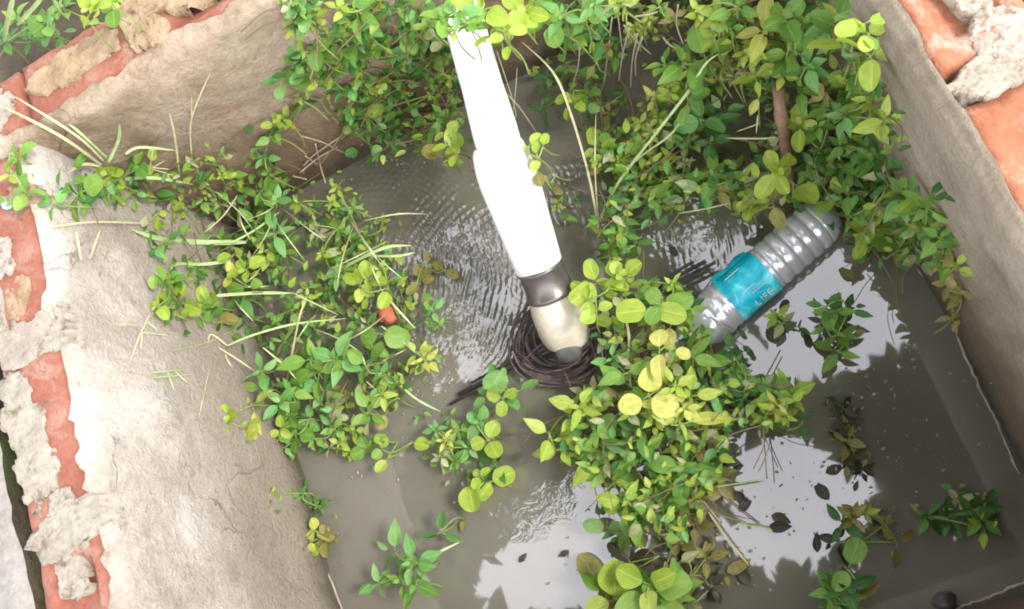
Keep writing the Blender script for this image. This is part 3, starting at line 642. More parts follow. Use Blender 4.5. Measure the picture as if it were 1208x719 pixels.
cp('green leaves crowning the brown stick', [(934,62,.26,6,32,'Og'),(952,78,.24,6,34,'Ot'),(944,104,.2,4,34,'Og'),(924,90,.22,5,22,'Oy'),(950,30,.3,6,34,'Og'),(972,32,.3,5,30,'Ot'),(926,22,.3,5,36,'Rg')], [(32,20,24,'Od'),(28,14,18,'Og')])
cp('orange tinted leaf under the green crown', [(962,92,.2,2,26,'Ro',-.1),(972,108,.18,4,22,'Oo')], (14,5,18,'Od'))
cp('big pale yellow green round leaves against the right wall top', [(1004,58,.36,2,40,'Ry',.1),(1024,40,.36,3,26,'Ry'),(1028,66,.36,3,38,'Ry',.1),(988,32,.32,2,36,'Rg'),(1020,28,.36,2,28,'Ry'),(1010,84,.3,2,40,'Rg')], (18,4,26,'Rg'))
cp('toothed green leaves below the big pale round leaves', [(1010,124,.2,6,24,'Og'),(1028,118,.22,6,22,'Oy'),(996,136,.18,6,26,'Ot'),(1044,142,.2,4,34,'Oy')], [(26,20,17,'Og'),(22,10,18,'Od')])
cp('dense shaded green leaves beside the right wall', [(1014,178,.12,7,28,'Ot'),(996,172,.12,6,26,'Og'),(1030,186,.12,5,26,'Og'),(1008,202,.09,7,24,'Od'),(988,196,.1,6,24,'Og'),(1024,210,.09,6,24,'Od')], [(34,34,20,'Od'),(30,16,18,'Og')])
cp('leaves with long stalks between the stick and the right wall', [(966,150,.14,5,28,'Og'),(944,148,.14,4,28,'Ry'),(972,180,.1,5,24,'Od'),(960,196,.09,5,24,'Ot'),(978,128,.16,5,26,'Og')], [(28,20,19,'Od'),(22,8,16,'Og')])
cp('yellow green four leaved rosette in front of the stick', [(916,204,.16,4,36,'Ry',.05),(918,194,.16,3,24,'Rl'),(936,216,.15,2,34,'Ry',.0),(896,214,.14,2,30,'Oy')], (16,4,20,'Og'))
cp('amber leaf just above the bottle', [(912,240,.11,2,32,'Ro',-.05),(886,244,.10,4,24,'Ry'),(882,250,.1,2,18,'Ry')], (12,4,16,'Og'))
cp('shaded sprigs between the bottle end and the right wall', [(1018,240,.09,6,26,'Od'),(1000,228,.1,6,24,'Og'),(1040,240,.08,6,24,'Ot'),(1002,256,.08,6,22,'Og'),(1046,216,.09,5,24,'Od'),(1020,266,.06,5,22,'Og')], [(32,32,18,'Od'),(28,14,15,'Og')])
cp('bright green sharp leaf sprig low on the right wall', [(1068,232,.09,5,36,'Ot'),(1082,250,.08,6,28,'Og'),(1078,268,.07,5,26,'Ot'),(1094,246,.08,4,28,'Og')], [(26,18,18,'Od'),(22,10,18,'Og')])
cp('yellow tipped leaves right of the bottle end', [(1028,268,.07,4,26,'Ry'),(1022,288,.05,3,26,'Ry'),(1048,280,.06,4,26,'Rg'),(1042,300,.04,4,22,'Od'),(1060,292,.04,4,24,'Oo')], (22,14,18,'Od'))
cp('hanging oval leaf at the lower end of the right wall plants', [(1096,292,.06,2,38,'Ot',-.2),(1110,282,.06,4,22,'Og')], (16,8,18,'Od'))
cp('small olive leaves trailing down the right waterline', [(1116,306,.05,5,22,'Og'),(1126,316,.05,4,20,'Oy'),(1120,336,.04,4,24,'Oo'),(1132,346,.04,4,22,'Oo'),(1124,376,.02,4,18,'Oo')], (12,12,15,'Oo'))
cp('upright dark green plant in the bright sky reflection', [(986,368,.06,6,26,'Og'),(974,362,.06,3,24,'Od'),(1000,366,.06,4,24,'Od'),(988,394,.05,6,26,'Og'),(974,384,.04,3,22,'Og'),(1004,398,.03,2,22,'Oo'),(988,416,.03,4,26,'Og')], [(12,8,18,'Od'),(10,5,16,'Og')])
cp('small shoot with pointed leaves just below the bottle', [(918,372,.05,5,19,'Oy'),(924,382,.04,2,22,'Ow',-.1),(908,378,.015,2,16,'Ob'),(942,386,.02,2,16,'Od')], (12,4,13,'Od'))
# ---- around the coil and the big central clump
cp('yellow green round leaves beside the pipe elbow', [(704,334,.16,3,36,'Ry',.1),(734,326,.16,4,26,'Ry'),(722,330,.16,3,26,'Ry'),(694,354,.17,2,26,'Ry',.1),(704,366,.16,2,26,'Ry',.1)], (14,4,20,'Ry'))
cp('bright green leaves above the elbow rosette', [(734,276,.1,4,28,'Og'),(724,290,.09,5,22,'Og'),(752,288,.08,5,20,'Od'),(720,304,.08,6,14,'Oy')], [(22,16,17,'Og'),(18,8,14,'Od')])
cp('broad yellow green leaf on a tall stalk at the top of the central clump', [(780,360,.16,3,38,'Rg',-.1),(772,366,.15,2,38,'Ry',-.1),(794,336,.14,5,16,'Oy'),(768,338,.12,5,15,'Og')], (16,6,20,'Og'))
cp('lemon yellow squarish leaf in the central clump', [(778,414,.15,2,38,'Rl',.0),(796,412,.14,2,30,'Rl',.1),(790,432,.13,3,20,'Rw')], (18,5,24,'Ry'))
cp('fresh green leaves next to the bottle neck', [(812,366,.10,5,26,'Og'),(818,392,.09,5,28,'Og'),(812,420,.1,5,36,'Og'),(830,424,.07,4,34,'Og'),(802,350,.10,4,20,'Og')], [(16,14,22,'Od'),(14,8,18,'Og')])
cp('large plain green oval leaf right of the coil', [(740,440,.12,2,44,'Og',.1),(744,456,.11,2,48,'Og',.0),(722,424,.09,4,24,'Ot')], (18,6,22,'Od'))
cp('whitish young leaves below the coil', [(700,462,.07,3,26,'Ow'),(714,464,.06,4,18,'Rw'),(732,470,.08,3,26,'Oo')], (12,5,14,'Og'))
cp('pale yellow leaf mass in the heart of the central clump', [(764,468,.14,3,34,'Rl'),(796,458,.14,5,28,'Oy'),(782,476,.13,5,26,'Ol'),(814,468,.12,4,30,'Oy'),(772,492,.12,6,22,'Oy'),(806,482,.13,6,24,'Ol')], [(26,20,20,'Oy'),(26,12,24,'Og')])
cp('long lemon leaf with wavy edge pointing at the sky reflection', [(800,502,.13,1,84,'Ol',.0,-.30),(800,496,.12,3,32,'Oy')], (18,6,20,'Oy'))
cp('yellow green leaves at the left tip of the central clump', [(684,480,.10,4,38,'Oy',.1),(676,492,.09,3,30,'Oy'),(698,484,.09,5,18,'Oy'),(700,502,.08,4,28,'Og')], (18,10,17,'Oy'))
cp('round edged leaves on the open water side of the central clump', [(648,512,.08,3,42,'Oy',.3),(660,530,.07,3,36,'Oy'),(672,514,.08,7,16,'Oy'),(690,530,.07,6,16,'Og'),(698,542,.06,3,40,'Oy',-.1),(708,526,.07,3,36,'Rg')], [(22,16,15,'Og'),(20,8,20,'Od')])
cp('olive green leaves under the pale yellow mass', [(740,522,.08,4,40,'Og'),(752,512,.09,4,34,'Od'),(728,552,.05,3,42,'Og',-.1),(762,534,.08,4,38,'Og'),(716,554,.05,3,36,'Og')], [(26,14,24,'Od'),(22,8,18,'Og')])
cp('hanging leaf group pointing down toward the bottom border', [(738,594,.09,3,40,'Oy',.0),(750,606,.08,4,38,'Og',-.1),(732,608,.07,3,32,'Og'),(766,582,.08,8,14,'Oy'),(744,624,.05,2,36,'Og',-.1),(716,622,.04,2,28,'Rt')], [(22,14,16,'Og'),(18,6,24,'Od')])
cp('broad green leaves with curled small ones at the lower right of the central clump', [(808,552,.10,4,46,'Og'),(790,566,.09,7,16,'Oy'),(800,584,.08,4,34,'Og'),(782,598,.07,4,30,'Og'),(820,566,.07,4,34,'Og'),(776,566,.09,7,15,'Og')], [(24,18,16,'Og'),(22,10,24,'Od')])
cp('dark leaves edging the sky reflection below the clump', [(844,562,.03,4,36,'Oo'),(828,590,.03,4,34,'Oo'),(848,540,.03,4,26,'Od'),(818,618,.02,4,30,'Oo'),(800,640,.02,4,26,'Oo')], [(24,16,16,'Od'),(22,10,18,'Ob')])
cp('glossy small leaved sprig left of the lime green tuft', [(868,438,.07,7,18,'Og'),(880,446,.07,7,18,'Ot'),(862,414,.06,4,22,'Od'),(878,470,.07,7,22,'Od'),(856,468,.06,5,28,'Od'),(896,460,.07,6,20,'Og')], [(28,26,15,'Od'),(24,14,12,'Ot')])
cp('lime green tuft of tiny leaves above the sky reflection', [(918,478,.10,9,18,'Ol'),(926,490,.09,8,18,'Oy'),(912,462,.10,6,26,'Og'),(932,466,.09,5,28,'Oy'),(904,490,.08,7,16,'Oy')], [(20,34,12,'Oy'),(18,10,18,'Og')])
cp('sharp green leaf pointing into the sky reflection', [(928,508,.07,1,50,'Oy',-.1),(946,496,.05,3,24,'Od')], None)
# ---- bottom border
cp('bright leaves cut by the bottom border below the central clump', [(770,700,.08,4,46,'Rg'),(766,690,.09,3,44,'Ry'),(800,700,.07,4,42,'Og'),(724,708,.06,3,44,'Ry'),(716,700,.05,3,36,'Og')], [(22,8,26,'Og'),(18,5,20,'Ry')])
cp('reddish brown round leaves behind the bottom leaves', [(744,664,.02,2,44,'Rb',.0),(778,656,.02,2,34,'Rb',.05),(706,690,.015,2,48,'Ro',.0)], None)
cp('half sunk straggly stems with pale leaves at the bottom border', [(800,664,.02,3,22,'Ow'),(816,680,.02,4,22,'Oo'),(838,694,.02,4,22,'Ob'),(808,708,.02,3,26,'Rw'),(832,660,.015,3,26,'Oo')], [(26,16,14,'Oo'),(24,12,14,'Ob')])
cp('dark green leaves at the bottom border right of the sky reflection', [(1000,672,.05,2,34,'Rg',.0),(998,694,.05,5,30,'Od'),(984,700,.04,5,28,'Og'),(1012,706,.03,3,34,'Oo'),(992,712,.04,5,24,'Ot')], (18,10,18,'Od'))
cp('sunken dark green sprig on the brown water near the right wall', [(1146,604,.02,6,24,'Od'),(1156,612,.02,5,22,'Og'),(1130,592,.012,5,24,'Ow',.05),(1160,598,.012,5,22,'Od'),(1122,612,.01,5,22,'Od'),(1094,610,.008,4,24,'Od',.05),(1162,624,.02,3,20,'Oy')], [(20,16,14,'Od'),(20,10,12,'Oo')])
cp('olive sprig at the edge of the sky reflection', [(1008,612,.02,5,20,'Oo'),(994,618,.015,4,26,'Od'),(1020,606,.02,5,16,'Oy'),(1058,640,.01,3,26,'Oo',.05),(990,640,.012,3,28,'Ob',.05),(1042,620,.01,4,18,'Oo')], [(16,12,14,'Oo'),(16,6,16,'Ob')])
cp('brown sunken weeds beside the right part of the sky reflection', [(1000,520,.008,4,24,'Oo',.05),(1008,538,.008,4,22,'Ob',.05),(1000,500,.008,5,20,'Ob',.05),(992,480,.008,4,18,'Ob',.05),(1016,556,.006,4,16,'Ob',.05)], [(20,20,13,'Ob'),(18,10,12,'Oo')])
# ---- round leaves and sprig in the open water below the pipe
cp('pair of cool green round leaves on the open water below the coil', [(574,466,.05,2,34,'Rt',.05),(612,462,.05,2,36,'Rt',.05),(594,470,.05,3,26,'Ry'),(586,448,.05,3,22,'Rt')], (10,3,18,'Rt'))
cp('dense small leaved sprig floating below the round pair', [(526,520,.05,9,16,'Ol'),(540,508,.05,8,17,'Og'),(520,540,.04,7,16,'Ow'),(552,528,.04,7,20,'Ot'),(514,508,.04,6,18,'Ot'),(538,544,.04,7,18,'Og')], [(26,34,13,'Og'),(26,18,14,'Ot')])
cp('olive round leaf beside the floating sprig', [(576,520,.05,3,30,'Ry',.1),(566,500,.05,4,24,'Rt'),(576,500,.04,4,20,'Oo')], (10,5,16,'Od'))
cp('yellow green round pair at the lower end of the floating sprig', [(552,566,.04,1,34,'Ry',.0),(580,568,.04,2,32,'Ry',.05),(566,562,.045,3,16,'Ry'),(584,548,.03,4,30,'Od')], None)
# ---- beyond the back wall
cp('bright yellow green leaves hanging over the back wall top at the upper border', [(108,12,.56,4,34,'Ry'),(118,2,.56,4,30,'Ry'),(134,8,.55,3,34,'Rg'),(106,26,.54,2,28,'Ry')], (12,4,22,'Ry'), inside=False)
cp('shady garden weeds behind the wall in the top left corner', [(20,22,.40,6,30,'Og'),(54,26,.42,6,32,'Rg'),(36,46,.36,6,30,'Od'),(70,8,.42,6,30,'Og'),(8,50,.36,5,30,'Od'),(60,40,.36,5,28,'Rt')], [(40,40,24,'Od'),(34,16,20,'Og')], inside=False)

cp('trailing sprigs spreading from the left plants onto the rippled water', [(404,300,.04,6,18,'Oy'),(430,280,.03,6,16,'Og'),(452,262,.02,5,15,'Oy'),(416,246,.04,6,17,'Ot'),(398,222,.06,6,18,'Oy'),(476,386,.03,5,16,'Og'),(440,300,.03,4,15,'Ow')], [(22,26,12,'Oy'),(20,16,13,'Og')])

# ------------------------------------------------------------------ low ground cover mats: tiny leaves and dark stems among the plants
def inpoly(x, y, P):
    c = False; j = len(P) - 1
    for i in range(len(P)):
        if (P[i][1] > y) != (P[j][1] > y) and x < (P[j][0] - P[i][0]) * (y - P[i][1]) / (P[j][1] - P[i][1]) + P[i][0]: c = not c
        j = i
    return c
def mat_cover(label, poly, n, kinds, thr, zmax, size, holes=()):
    xs = [p[0] for p in poly]; ys = [p[1] for p in poly]; out_ = {}; st = MB(); k = 0; tries = 0
    while k < n and tries < n * 12:
        tries += 1
        x, y = random.uniform(min(xs), max(xs)), random.uniform(min(ys), max(ys))
        if not inpoly(x, y, poly) or any((x - a) ** 2 / c ** 2 + (y - b_) ** 2 / d ** 2 < 1 for a, b_, c, d in holes): continue
        if fbm(x / 34, y / 34, len(label)) < thr: continue
        k += 1
        p = at_in(x, y, random.uniform(.006, zmax)); kind = random.choice(kinds)
        me, v, f, uv = get_leaf(kind)
        mt = leaf_matrix(p, random.uniform(0, 6.28), random.uniform(0, .7), size / PX * random.uniform(.5, 1.3), random.uniform(-.5, .5))
        out_.setdefault(kind[1], MB()).add([mt @ Vector(q) for q in v], f, list(uv))
        if random.random() < .16:
            a = random.uniform(0, 6.28); L = random.uniform(.03, .10); e = p + Vector((math.cos(a) * L, math.sin(a) * L, random.uniform(-.01, .02)))
            e.x = min(max(e.x, XL + .02), XR - .02); e.y = min(max(e.y, YF + .02), YB - .02)
            e.z = max(e.z, .004); st.tube(smooth_path([p, (p + e) / 2 + Vector((random.uniform(-.012, .012), random.uniform(-.012, .012), .006)), e], 3), random.uniform(.0006, .0014), 4)
    root = None
    for kc, mbb in out_.items():
        o = mbb.build('ground_cover' if root is None else 'small_leaves', LM[kc], root); o['kind'] = 'stuff'
        if root is None: root = o; tag(o, label, 'ground cover')
    if st.v: s = st.build('stems', M['stem_brown'], root); s['kind'] = 'stuff'
mat_cover('tiny creeping leaves filling the plants along the left side',
          [(90,215),(200,190),(300,175),(360,235),(430,245),(470,300),(505,350),(480,410),(500,450),(450,525),(360,530),(300,490),(330,430),(300,395),(190,370),(190,280),(100,240)],
          750, ['Od', 'Og', 'Og', 'Ot', 'Oy', 'Oy', 'Ow'], -.12, .06, 15)
mat_cover('tiny creeping leaves at the foot of the back wall left of the pipe',
          [(335,0),(535,0),(545,90),(552,195),(500,185),(430,185),(400,165),(400,120),(360,110),(350,60)],
          600, ['Od', 'Od', 'Og', 'Og', 'Oy', 'Ot', 'Rt'], -.12, .14, 15)
mat_cover('tiny creeping leaves between the pipe and the right wall',
          [(640,0),(1000,0),(1030,90),(1060,210),(1115,290),(1090,320),(1010,280),(960,235),(880,255),(820,235),(800,260),(720,300),(705,270),(715,220),(700,195),(720,150),(760,140),(790,110),(780,60),(740,50),(720,80),(670,60)],
          1300, ['Od', 'Og', 'Og', 'Ot', 'Oy', 'Oy', 'Ow'], -.15, .12, 15, [(872,150,26,44), (775,85,30,40)])
mat_cover('tiny leaves and stems inside the big central clump',
          [(690,345),(760,330),(830,380),(850,430),(940,460),(945,510),(870,500),(850,560),(800,640),(750,630),(710,560),(650,530),(660,480),(720,440)],
          900, ['Od', 'Og', 'Oy', 'Oy', 'Ot', 'Ow'], -.3, .11, 15)
# ------------------------------------------------------------------ white water pipe with coupling and elbow
A = at(652, 352, .13); B = at(637, 317, .147); Cc = at(600, 212, .215); D = at(542, 8, .335)
ax = (D - B).normalized()
root = empty('drain_pipe', at(660, 385, 0), 'white plastic pipe sloping down into the water with a grey coupling and cream elbow', 'pipe')
rb = root.location
def rpx(w, P_): return w / 2 * (CAM_ROT.transposed() @ (P_ - CAM_LOC)).z / -FOC
def white(name, c1, c2, c3):
    m, n, b, o = new_mat(name)
    c = ramp(n, noi(n, 14, 6, .65, .4), [(.3, c1), (.55, c2), (.8, c3)])
    n.links.new(c, b.inputs['Base Color']); b.inputs['Roughness'].default_value = .32; b.inputs['Specular IOR Level'].default_value = .5
    bump(n, b, noi(n, 120, 4), .1, .002); return m
M['pvc'] = white('white plastic', (.84, .84, .82), (.90, .90, .89), (.93, .93, .92))
M['cream'] = white('grubby cream plastic', (.30, .25, .17), (.54, .48, .38), (.66, .61, .51))
M['coupling'] = white('grey metal coupling', (.08, .068, .06), (.15, .132, .12), (.27, .25, .235))
M['coupling'].node_tree.nodes['Principled BSDF'].inputs['Metallic'].default_value = .5
def lerp(p, q, t): return p + (q - p) * t
def lathe_line(prof, P0, P1, mat, name, sides=40):
    """prof: (t, radius) between P0 and P1"""
    mb = MB(); mb.tube([lerp(P0, P1, t) - rb for t, r in prof], [r for t, r in prof], sides); return mb.build(name, mat, root)
lathe_line([(0, rpx(57, B)), (.25, rpx(60, lerp(B, Cc, .25))), (.6, rpx(65, lerp(B, Cc, .6))), (.9, rpx(70, Cc)), (1.0, rpx(71, Cc)), (1.12, rpx(70, Cc)), (1.24, rpx(67, Cc)), (1.33, rpx(63, Cc)), (1.38, rpx(58, Cc)), (1.40, rpx(54, Cc))], B, Cc, M['pvc'], 'socket')
lathe_line([(.1, rpx(54, Cc)), (.30, rpx(54, lerp(Cc, D, .3))), (.55, rpx(49, lerp(Cc, D, .55))), (.8, rpx(48, lerp(Cc, D, .8))), (.97, rpx(48, D)), (1, rpx(46, D)), (1, rpx(41, D)), (.97, rpx(39, D))], Cc, D, M['pvc'], 'pipe_tube')
K0 = at(651, 349, .118); K1 = at(636, 313, .151)
lathe_line([(0, rpx(54, K0)), (.03, rpx(58.5, K0)), (.14, rpx(58.5, K0)), (.18, rpx(56, K0)), (.85, rpx(55, K1)), (.9, rpx(58, K1)), (.98, rpx(58, K1)), (1.0, rpx(54, K1))], K0, K1, M['coupling'], 'coupling')
e_ = [(648,341,.125,54),(652,352,.113,58),(656,362,.102,62),(660,372,.092,63),(663,380,.084,63),(665,387,.077,62),(667.5,394,.069,58),(669.5,400,.062,54),(671,405,.056,42),(672,409,.051,26),(672.5,411,.048,6)]
pts = [at(*q[:3]) for q in e_]; rr = [rpx(q[3], p) for q, p in zip(e_, pts)]
mb = MB(); mb.tube([p - rb for p in pts], rr, 40); fo_ = at(664, 384, .06); mb.tube([fo_ - rb, Vector((fo_.x, fo_.y, .02)) - rb, Vector((fo_.x, fo_.y, -.06)) - rb], [.038, .040, .040], 32); eb = mb.build('elbow', M['cream'], root)
# wet dark patch = open mouth rim of the elbow, a dull rubber plug
M['plug'] = plain('dull grey plug', (.10, .095, .09), .5)
pc_ = pts[8]; dv_ = (pts[10] - pts[6]).normalized(); sx_ = dv_.cross((CAM_LOC - pc_).normalized()).normalized(); up_ = sx_.cross(dv_)
mb = MB(); cn = (CAM_LOC - pc_).normalized() * .80 + dv_ * .55 - Vector((.10, .02, 0)); cn.normalize(); ctr = pts[7] + cn * rr[7] * .97
mb.tube([ctr - cn * .022 - rb, ctr - cn * .004 - rb, ctr - rb, ctr + cn * .001 - rb], [.020, .0205, .0185, .006], 24)
mb.build('plug', M['plug'], root)

# ------------------------------------------------------------------ coil of wire round the elbow
ce = at(662, 402, .015)
root = empty('wire_coil', ce, 'loose coil of dark brown wire around the foot of the elbow', 'wire coil')
ex = (at(712, 394, .015) - ce); ey = (at(664, 444, .015) - ce)
for k in range(15):
    t = k / 14; sc = .66 + .60 * t + random.uniform(-.04, .04); off = Vector((random.gauss(0, .007), random.gauss(0, .007), 0))
    a0 = random.uniform(-.7, .2); a1 = a0 + random.uniform(3.6, 5.0)
    if k % 3 == 0: a1 = a0 + 6.0
    tl = random.uniform(-.22, .22); pts = []
    for i in range(27):
        a = a0 + (a1 - a0) * i / 26
        p = ex * (math.cos(a) * sc) + ey * (math.sin(a) * sc * (1.0 + tl * .25)) + off
        p.z = .008 + .016 * (1 - t) + .006 * math.sin(a * 2 + k) + .008 * random.random() * (i % 5 == 0) - .012 * math.sin(a) + .012 * math.cos(a)
        p.z = max(p.z, .003); pts.append(p)
    mb = MB(); mb.tube(smooth_path(pts, 2), .0014 + random.random() * .0006, 6); mb.build('wire_loop', M['wire'], root)
for q in ([(612,432,.02),(640,405,.05),(690,372,.03),(730,352,.04),(742,356,.05),(738,380,.03),(726,420,.02)],
          [(700,420,.02),(716,380,.05),(722,356,.05),(738,350,.04),(750,362,.03)],
          [(606,418,.03),(618,438,.02),(650,452,.02),(690,450,.02)], [(600,428,.01),(614,420,.03),(624,426,.03)],
          [(694,398,.04),(702,420,.05),(706,452,.02)], [(712,392,.03),(724,366,.04),(730,354,.05)], [(706,388,.04),(714,366,.06),(716,352,.06)]):
    mb = MB(); mb.tube([at(*p) - ce for p in smooth_path(q, 5)], .0017, 6); mb.build('wire_strand', M['wire'], root)

# twin rods passing under the elbow
ra, rz = at(530, 474, .008), at(842, 306, .030)
root = empty('twin_rod', ra, 'pair of thin dark rods lying in the water between the coil and the bottle', 'rod')
dv = (rz - ra).normalized(); pv = Vector((-dv.y, dv.x, 0))
for k, (o_, r, e) in enumerate(((-.0050, .0028, 0), (.0030, .0034, .02), (.0105, .0025, .05))):
    mb = MB(); mb.tube([pv * o_ + dv * e, (rz - ra) * .5 + pv * o_ + Vector((0, 0, .002)), (rz - ra) - dv * e * .6 + pv * (o_ * 1.15)], r, 10); mb.build('rod', M['rod'], root)

# ------------------------------------------------------------------ plastic bottle
Pa, Pb = at(836, 377, .030), at(981, 250, .030)
axv = (Pb - Pa); Lb = axv.length; axv.normalize(); RBt = .0395
m, n, b, o = new_mat('clear silvery plastic'); M['bottle'] = m
b.inputs['Base Color'].default_value = (.82, .82, .85, 1); b.inputs['Roughness'].default_value = .22; b.inputs['Metallic'].default_value = .5
b.inputs['Specular IOR Level'].default_value = .8
tr = n.nodes.new('ShaderNodeBsdfTransparent'); tr.inputs[0].default_value = (.93, .95, .97, 1)
fz = N(n, 'ShaderNodeLayerWeight', Blend=.35)
ms = n.nodes.new('ShaderNodeMixShader'); n.links.new(rng(n, fz.outputs['Facing'], 0, .8, .70, .97), ms.inputs[0])
n.links.new(tr.outputs[0], ms.inputs[1]); n.links.new(b.outputs[0], ms.inputs[2]); n.links.new(ms.outputs[0], o.inputs[0])
bump(n, b, noi(n, 30, 3, .6), .10, .003)
m, n, b, o = new_mat('cyan printed label'); M['label'] = m
tc = n.nodes.new('ShaderNodeTexCoord')
c = ramp(n, noi(n, 30, 5, .7, .6, tc.outputs['Object']), [(.33, (.0, .28, .40)), (.5, (.005, .45, .56)), (.62, (.10, .62, .68)), (.70, (.38, .75, .78))])
n.links.new(c, b.inputs['Base Color']); b.inputs['Roughness'].default_value = .35; bump(n, b, noi(n, 30, 4, .6), .35, .004)
M['print'] = plain('white print', (.75, .82, .85), .5)
rb = Pa
root = empty('plastic_bottle', Pa, 'ribbed clear plastic bottle with a cyan label floating right of the coil', 'bottle')
zq = Vector((0, 0, 1)); zq = (zq - axv * zq.dot(axv)).normalized(); xq = axv.cross(zq)
def ring_mesh(prof, sides, a0=0, a1=2 * math.pi, dent=0.):
    v = []; f = []; full = abs(a1 - a0 - 2 * math.pi) < 1e-6; cols = sides if full else sides + 1
    for t, r in prof:
        for k in range(cols):
            a = a0 + (a1 - a0) * k / sides
            r2 = r * (1 + dent * fbm(t * 22, math.cos(a) * 1.2, math.sin(a) * 1.2))
            v.append(axv * t + (xq * math.cos(a) + zq * math.sin(a)) * r2)
    for i in range(len(prof) - 1):
        for k in range(cols if full else cols - 1):
            q = (k + 1) % cols; f.append((i * cols + k, i * cols + q, (i + 1) * cols + q, (i + 1) * cols + k))
    return v, f
l0, l1 = Lb * .16, Lb * .46
prof = []
nn = 150
for i in range(nn + 1):
    t = Lb * i / nn; r = RBt
    if l0 - .004 < t < l1 + .004: r *= .975
    else:
        ph = (t - l1) / .0196
        r -= .0021 * (max(0, -math.cos(ph * 2 * math.pi) * .5 + .5)) ** 2.2 * (0 if t > Lb * .88 else 1)
    e = Lb - t
    if e < .04: r *= math.sqrt(max(.0, 1 - ((.04 - e) / .042) ** 2)) * .72 + .28
    prof.append((t, r))
neck = [(-.115, .0125), (-.085, .0125), (-.083, .0165), (-.078, .0165), (-.076, .0130), (-.066, .0135), (-.052, .020), (-.036, .029), (-.018, .0365), (-.008, .039)]
prof = neck + prof + [(Lb + .001, RBt * .26), (Lb - .004, .002)]
mb = MB(); mb.add(*ring_mesh(prof, 48, dent=.035)); mb.build('bottle_body', M['bottle'], root)
cap_ = [(-.122, .001), (-.122, .0140), (-.120, .0155), (-.101, .0155), (-.100, .0130)]
mb = MB(); mb.add(*ring_mesh(cap_, 28)); mb.build('bottle_cap', M['cap'], root)
lp = [(l0 + (l1 - l0) * i / 16, RBt + .0008 - .0012 * math.sin(i / 16 * math.pi)) for i in range(17)]
mb = MB(); mb.add(*ring_mesh(lp, 48, dent=.02)); lab = mb.build('bottle_label', M['label'], root)
# loose flap of the label standing off the bottle on the left side
fl = MB(); v = []; f = []
for i in range(9):
    for j in range(4):
        t = l0 + (l1 - l0) * (.04 + .9 * i / 8); a = math.pi * .80 + .36 * j / 3
        v.append(axv * t + (xq * math.cos(a) + zq * math.sin(a)) * (RBt + .001 + .0016 * j + .002 * math.sin(i * 1.3) * j / 3))
for i in range(8):
    for j in range(3): q = i * 4 + j; f.append((q, q + 1, q + 5, q + 4))
fl.add(v, f); fo = fl.build('label_flap', M['label'], root)
# white lettering along the lower edge of the label, part of the print
strokes = {'L': [((0, 0), (0, 1)), ((0, 0), (.6, 0))], 'I': [((.2, 0), (.2, 1))], 'F': [((0, 0), (0, 1)), ((0, 1), (.6, 1)), ((0, .55), (.5, .55))], 'E': [((0, 0), (0, 1)), ((0, 1), (.6, 1)), ((0, .5), (.5, .5)), ((0, 0), (.6, 0))]}
def lay(t, a, r=RBt + .0022): return axv * t + (xq * math.cos(a) + zq * math.sin(a)) * r
pr = MB(); t0 = l0 + .030; hgt_ = .30; a_base = .36
for ch, adv in (('L', .0088), ('I', .0062), ('F', .0088), ('E', .009)):
    for (x0_, y0_), (x1_, y1_) in strokes[ch]:
        P_ = [(x0_ + (x1_ - x0_) * k / 4, y0_ + (y1_ - y0_) * k / 4) for k in range(5)]
        pr.tube([lay(t0 + x * .0095, a_base + y * hgt_, RBt + .0014) for x, y in P_], .0008, 4)
    t0 += adv
for y, x0_, x1_ in ((1.0, .45, .80), (1.25, .30, .62), (2.1, .22, .6)):
    pr.tube([lay(l0 + (l1 - l0) * (x0_ + (x1_ - x0_) * k / 8), y) for k in range(9)], .0006, 4)
pr.build('label_lettering', M['print'], root)

# ------------------------------------------------------------------ stick, stalks, grass
q = [at_in(918, 104, .22), at(922, 140, .16), at(926, 172, .10), at(932, 214, .02), at(934, 226, -.03)]
sp_ = smooth_path(q, 6); mb = MB(); mb.tube([p - sp_[-1] for p in sp_], [.0085 + .0012 * fbm(i * .7, 2, 1) + .0015 * (i in (5, 6)) for i in range(len(sp_))], 12)
o = mb.build('wooden_stick', M['stick']); o.location = sp_[-1]; tag(o, 'brown wooden stick standing in the water behind the yellow green rosette', 'stick')

def blade_path(pts, w, mat='blade', name='grass_blade', root=None, base=None, inside=True):
    """flat folded blade through pixel points"""
    ps = smooth_path([(at_in if inside else at)(*p) for p in pts], 5); base = base if base is not None else ps[0]
    v = []; f = []; n_ = len(ps)
    for i, p in enumerate(ps):
        t = (ps[min(i + 1, n_ - 1)] - ps[max(i - 1, 0)]).normalized()
        s = t.cross((CAM_LOC - p).normalized()); s = s.normalized() if s.length > .05 else Vector((1, 0, 0)); u = s.cross(t)
        k = i / (n_ - 1); ww = w * .34 * min(1, (1 - k) * 3 + .12) * min(1, k * 4 + .5)
        tw = .4 * math.sin(i * .5)
        v += [p - base - s * ww + u * ww * tw, p - base - u * ww * .5, p - base + s * ww - u * ww * tw * .5]
    for i in range(n_ - 1):
        for j in range(2): q = i * 3 + j; f.append((q, q + 1, q + 4, q + 3))
    mb = MB(); mb.add(v, f)
    return mb.build(name, M[mat], root), base
GS = 'grass stalks and blades among the plants'
def tuft(label, blades, inside=True):
    b0 = (at_in if inside else at)(*blades[0][0][0]); r = empty('grass_tuft', b0, label, 'grass', GS)
    for bl in blades: blade_path(bl[0], bl[1], bl[2] if len(bl) > 2 else 'blade', 'blade', r, b0, inside)
tuft('pale straw coloured stalk curving down beside the white pipe', [([(706,268,.03),(694,205,.10),(672,130,.18),(652,85,.22),(616,50,.26)], .0055, 'straw')])
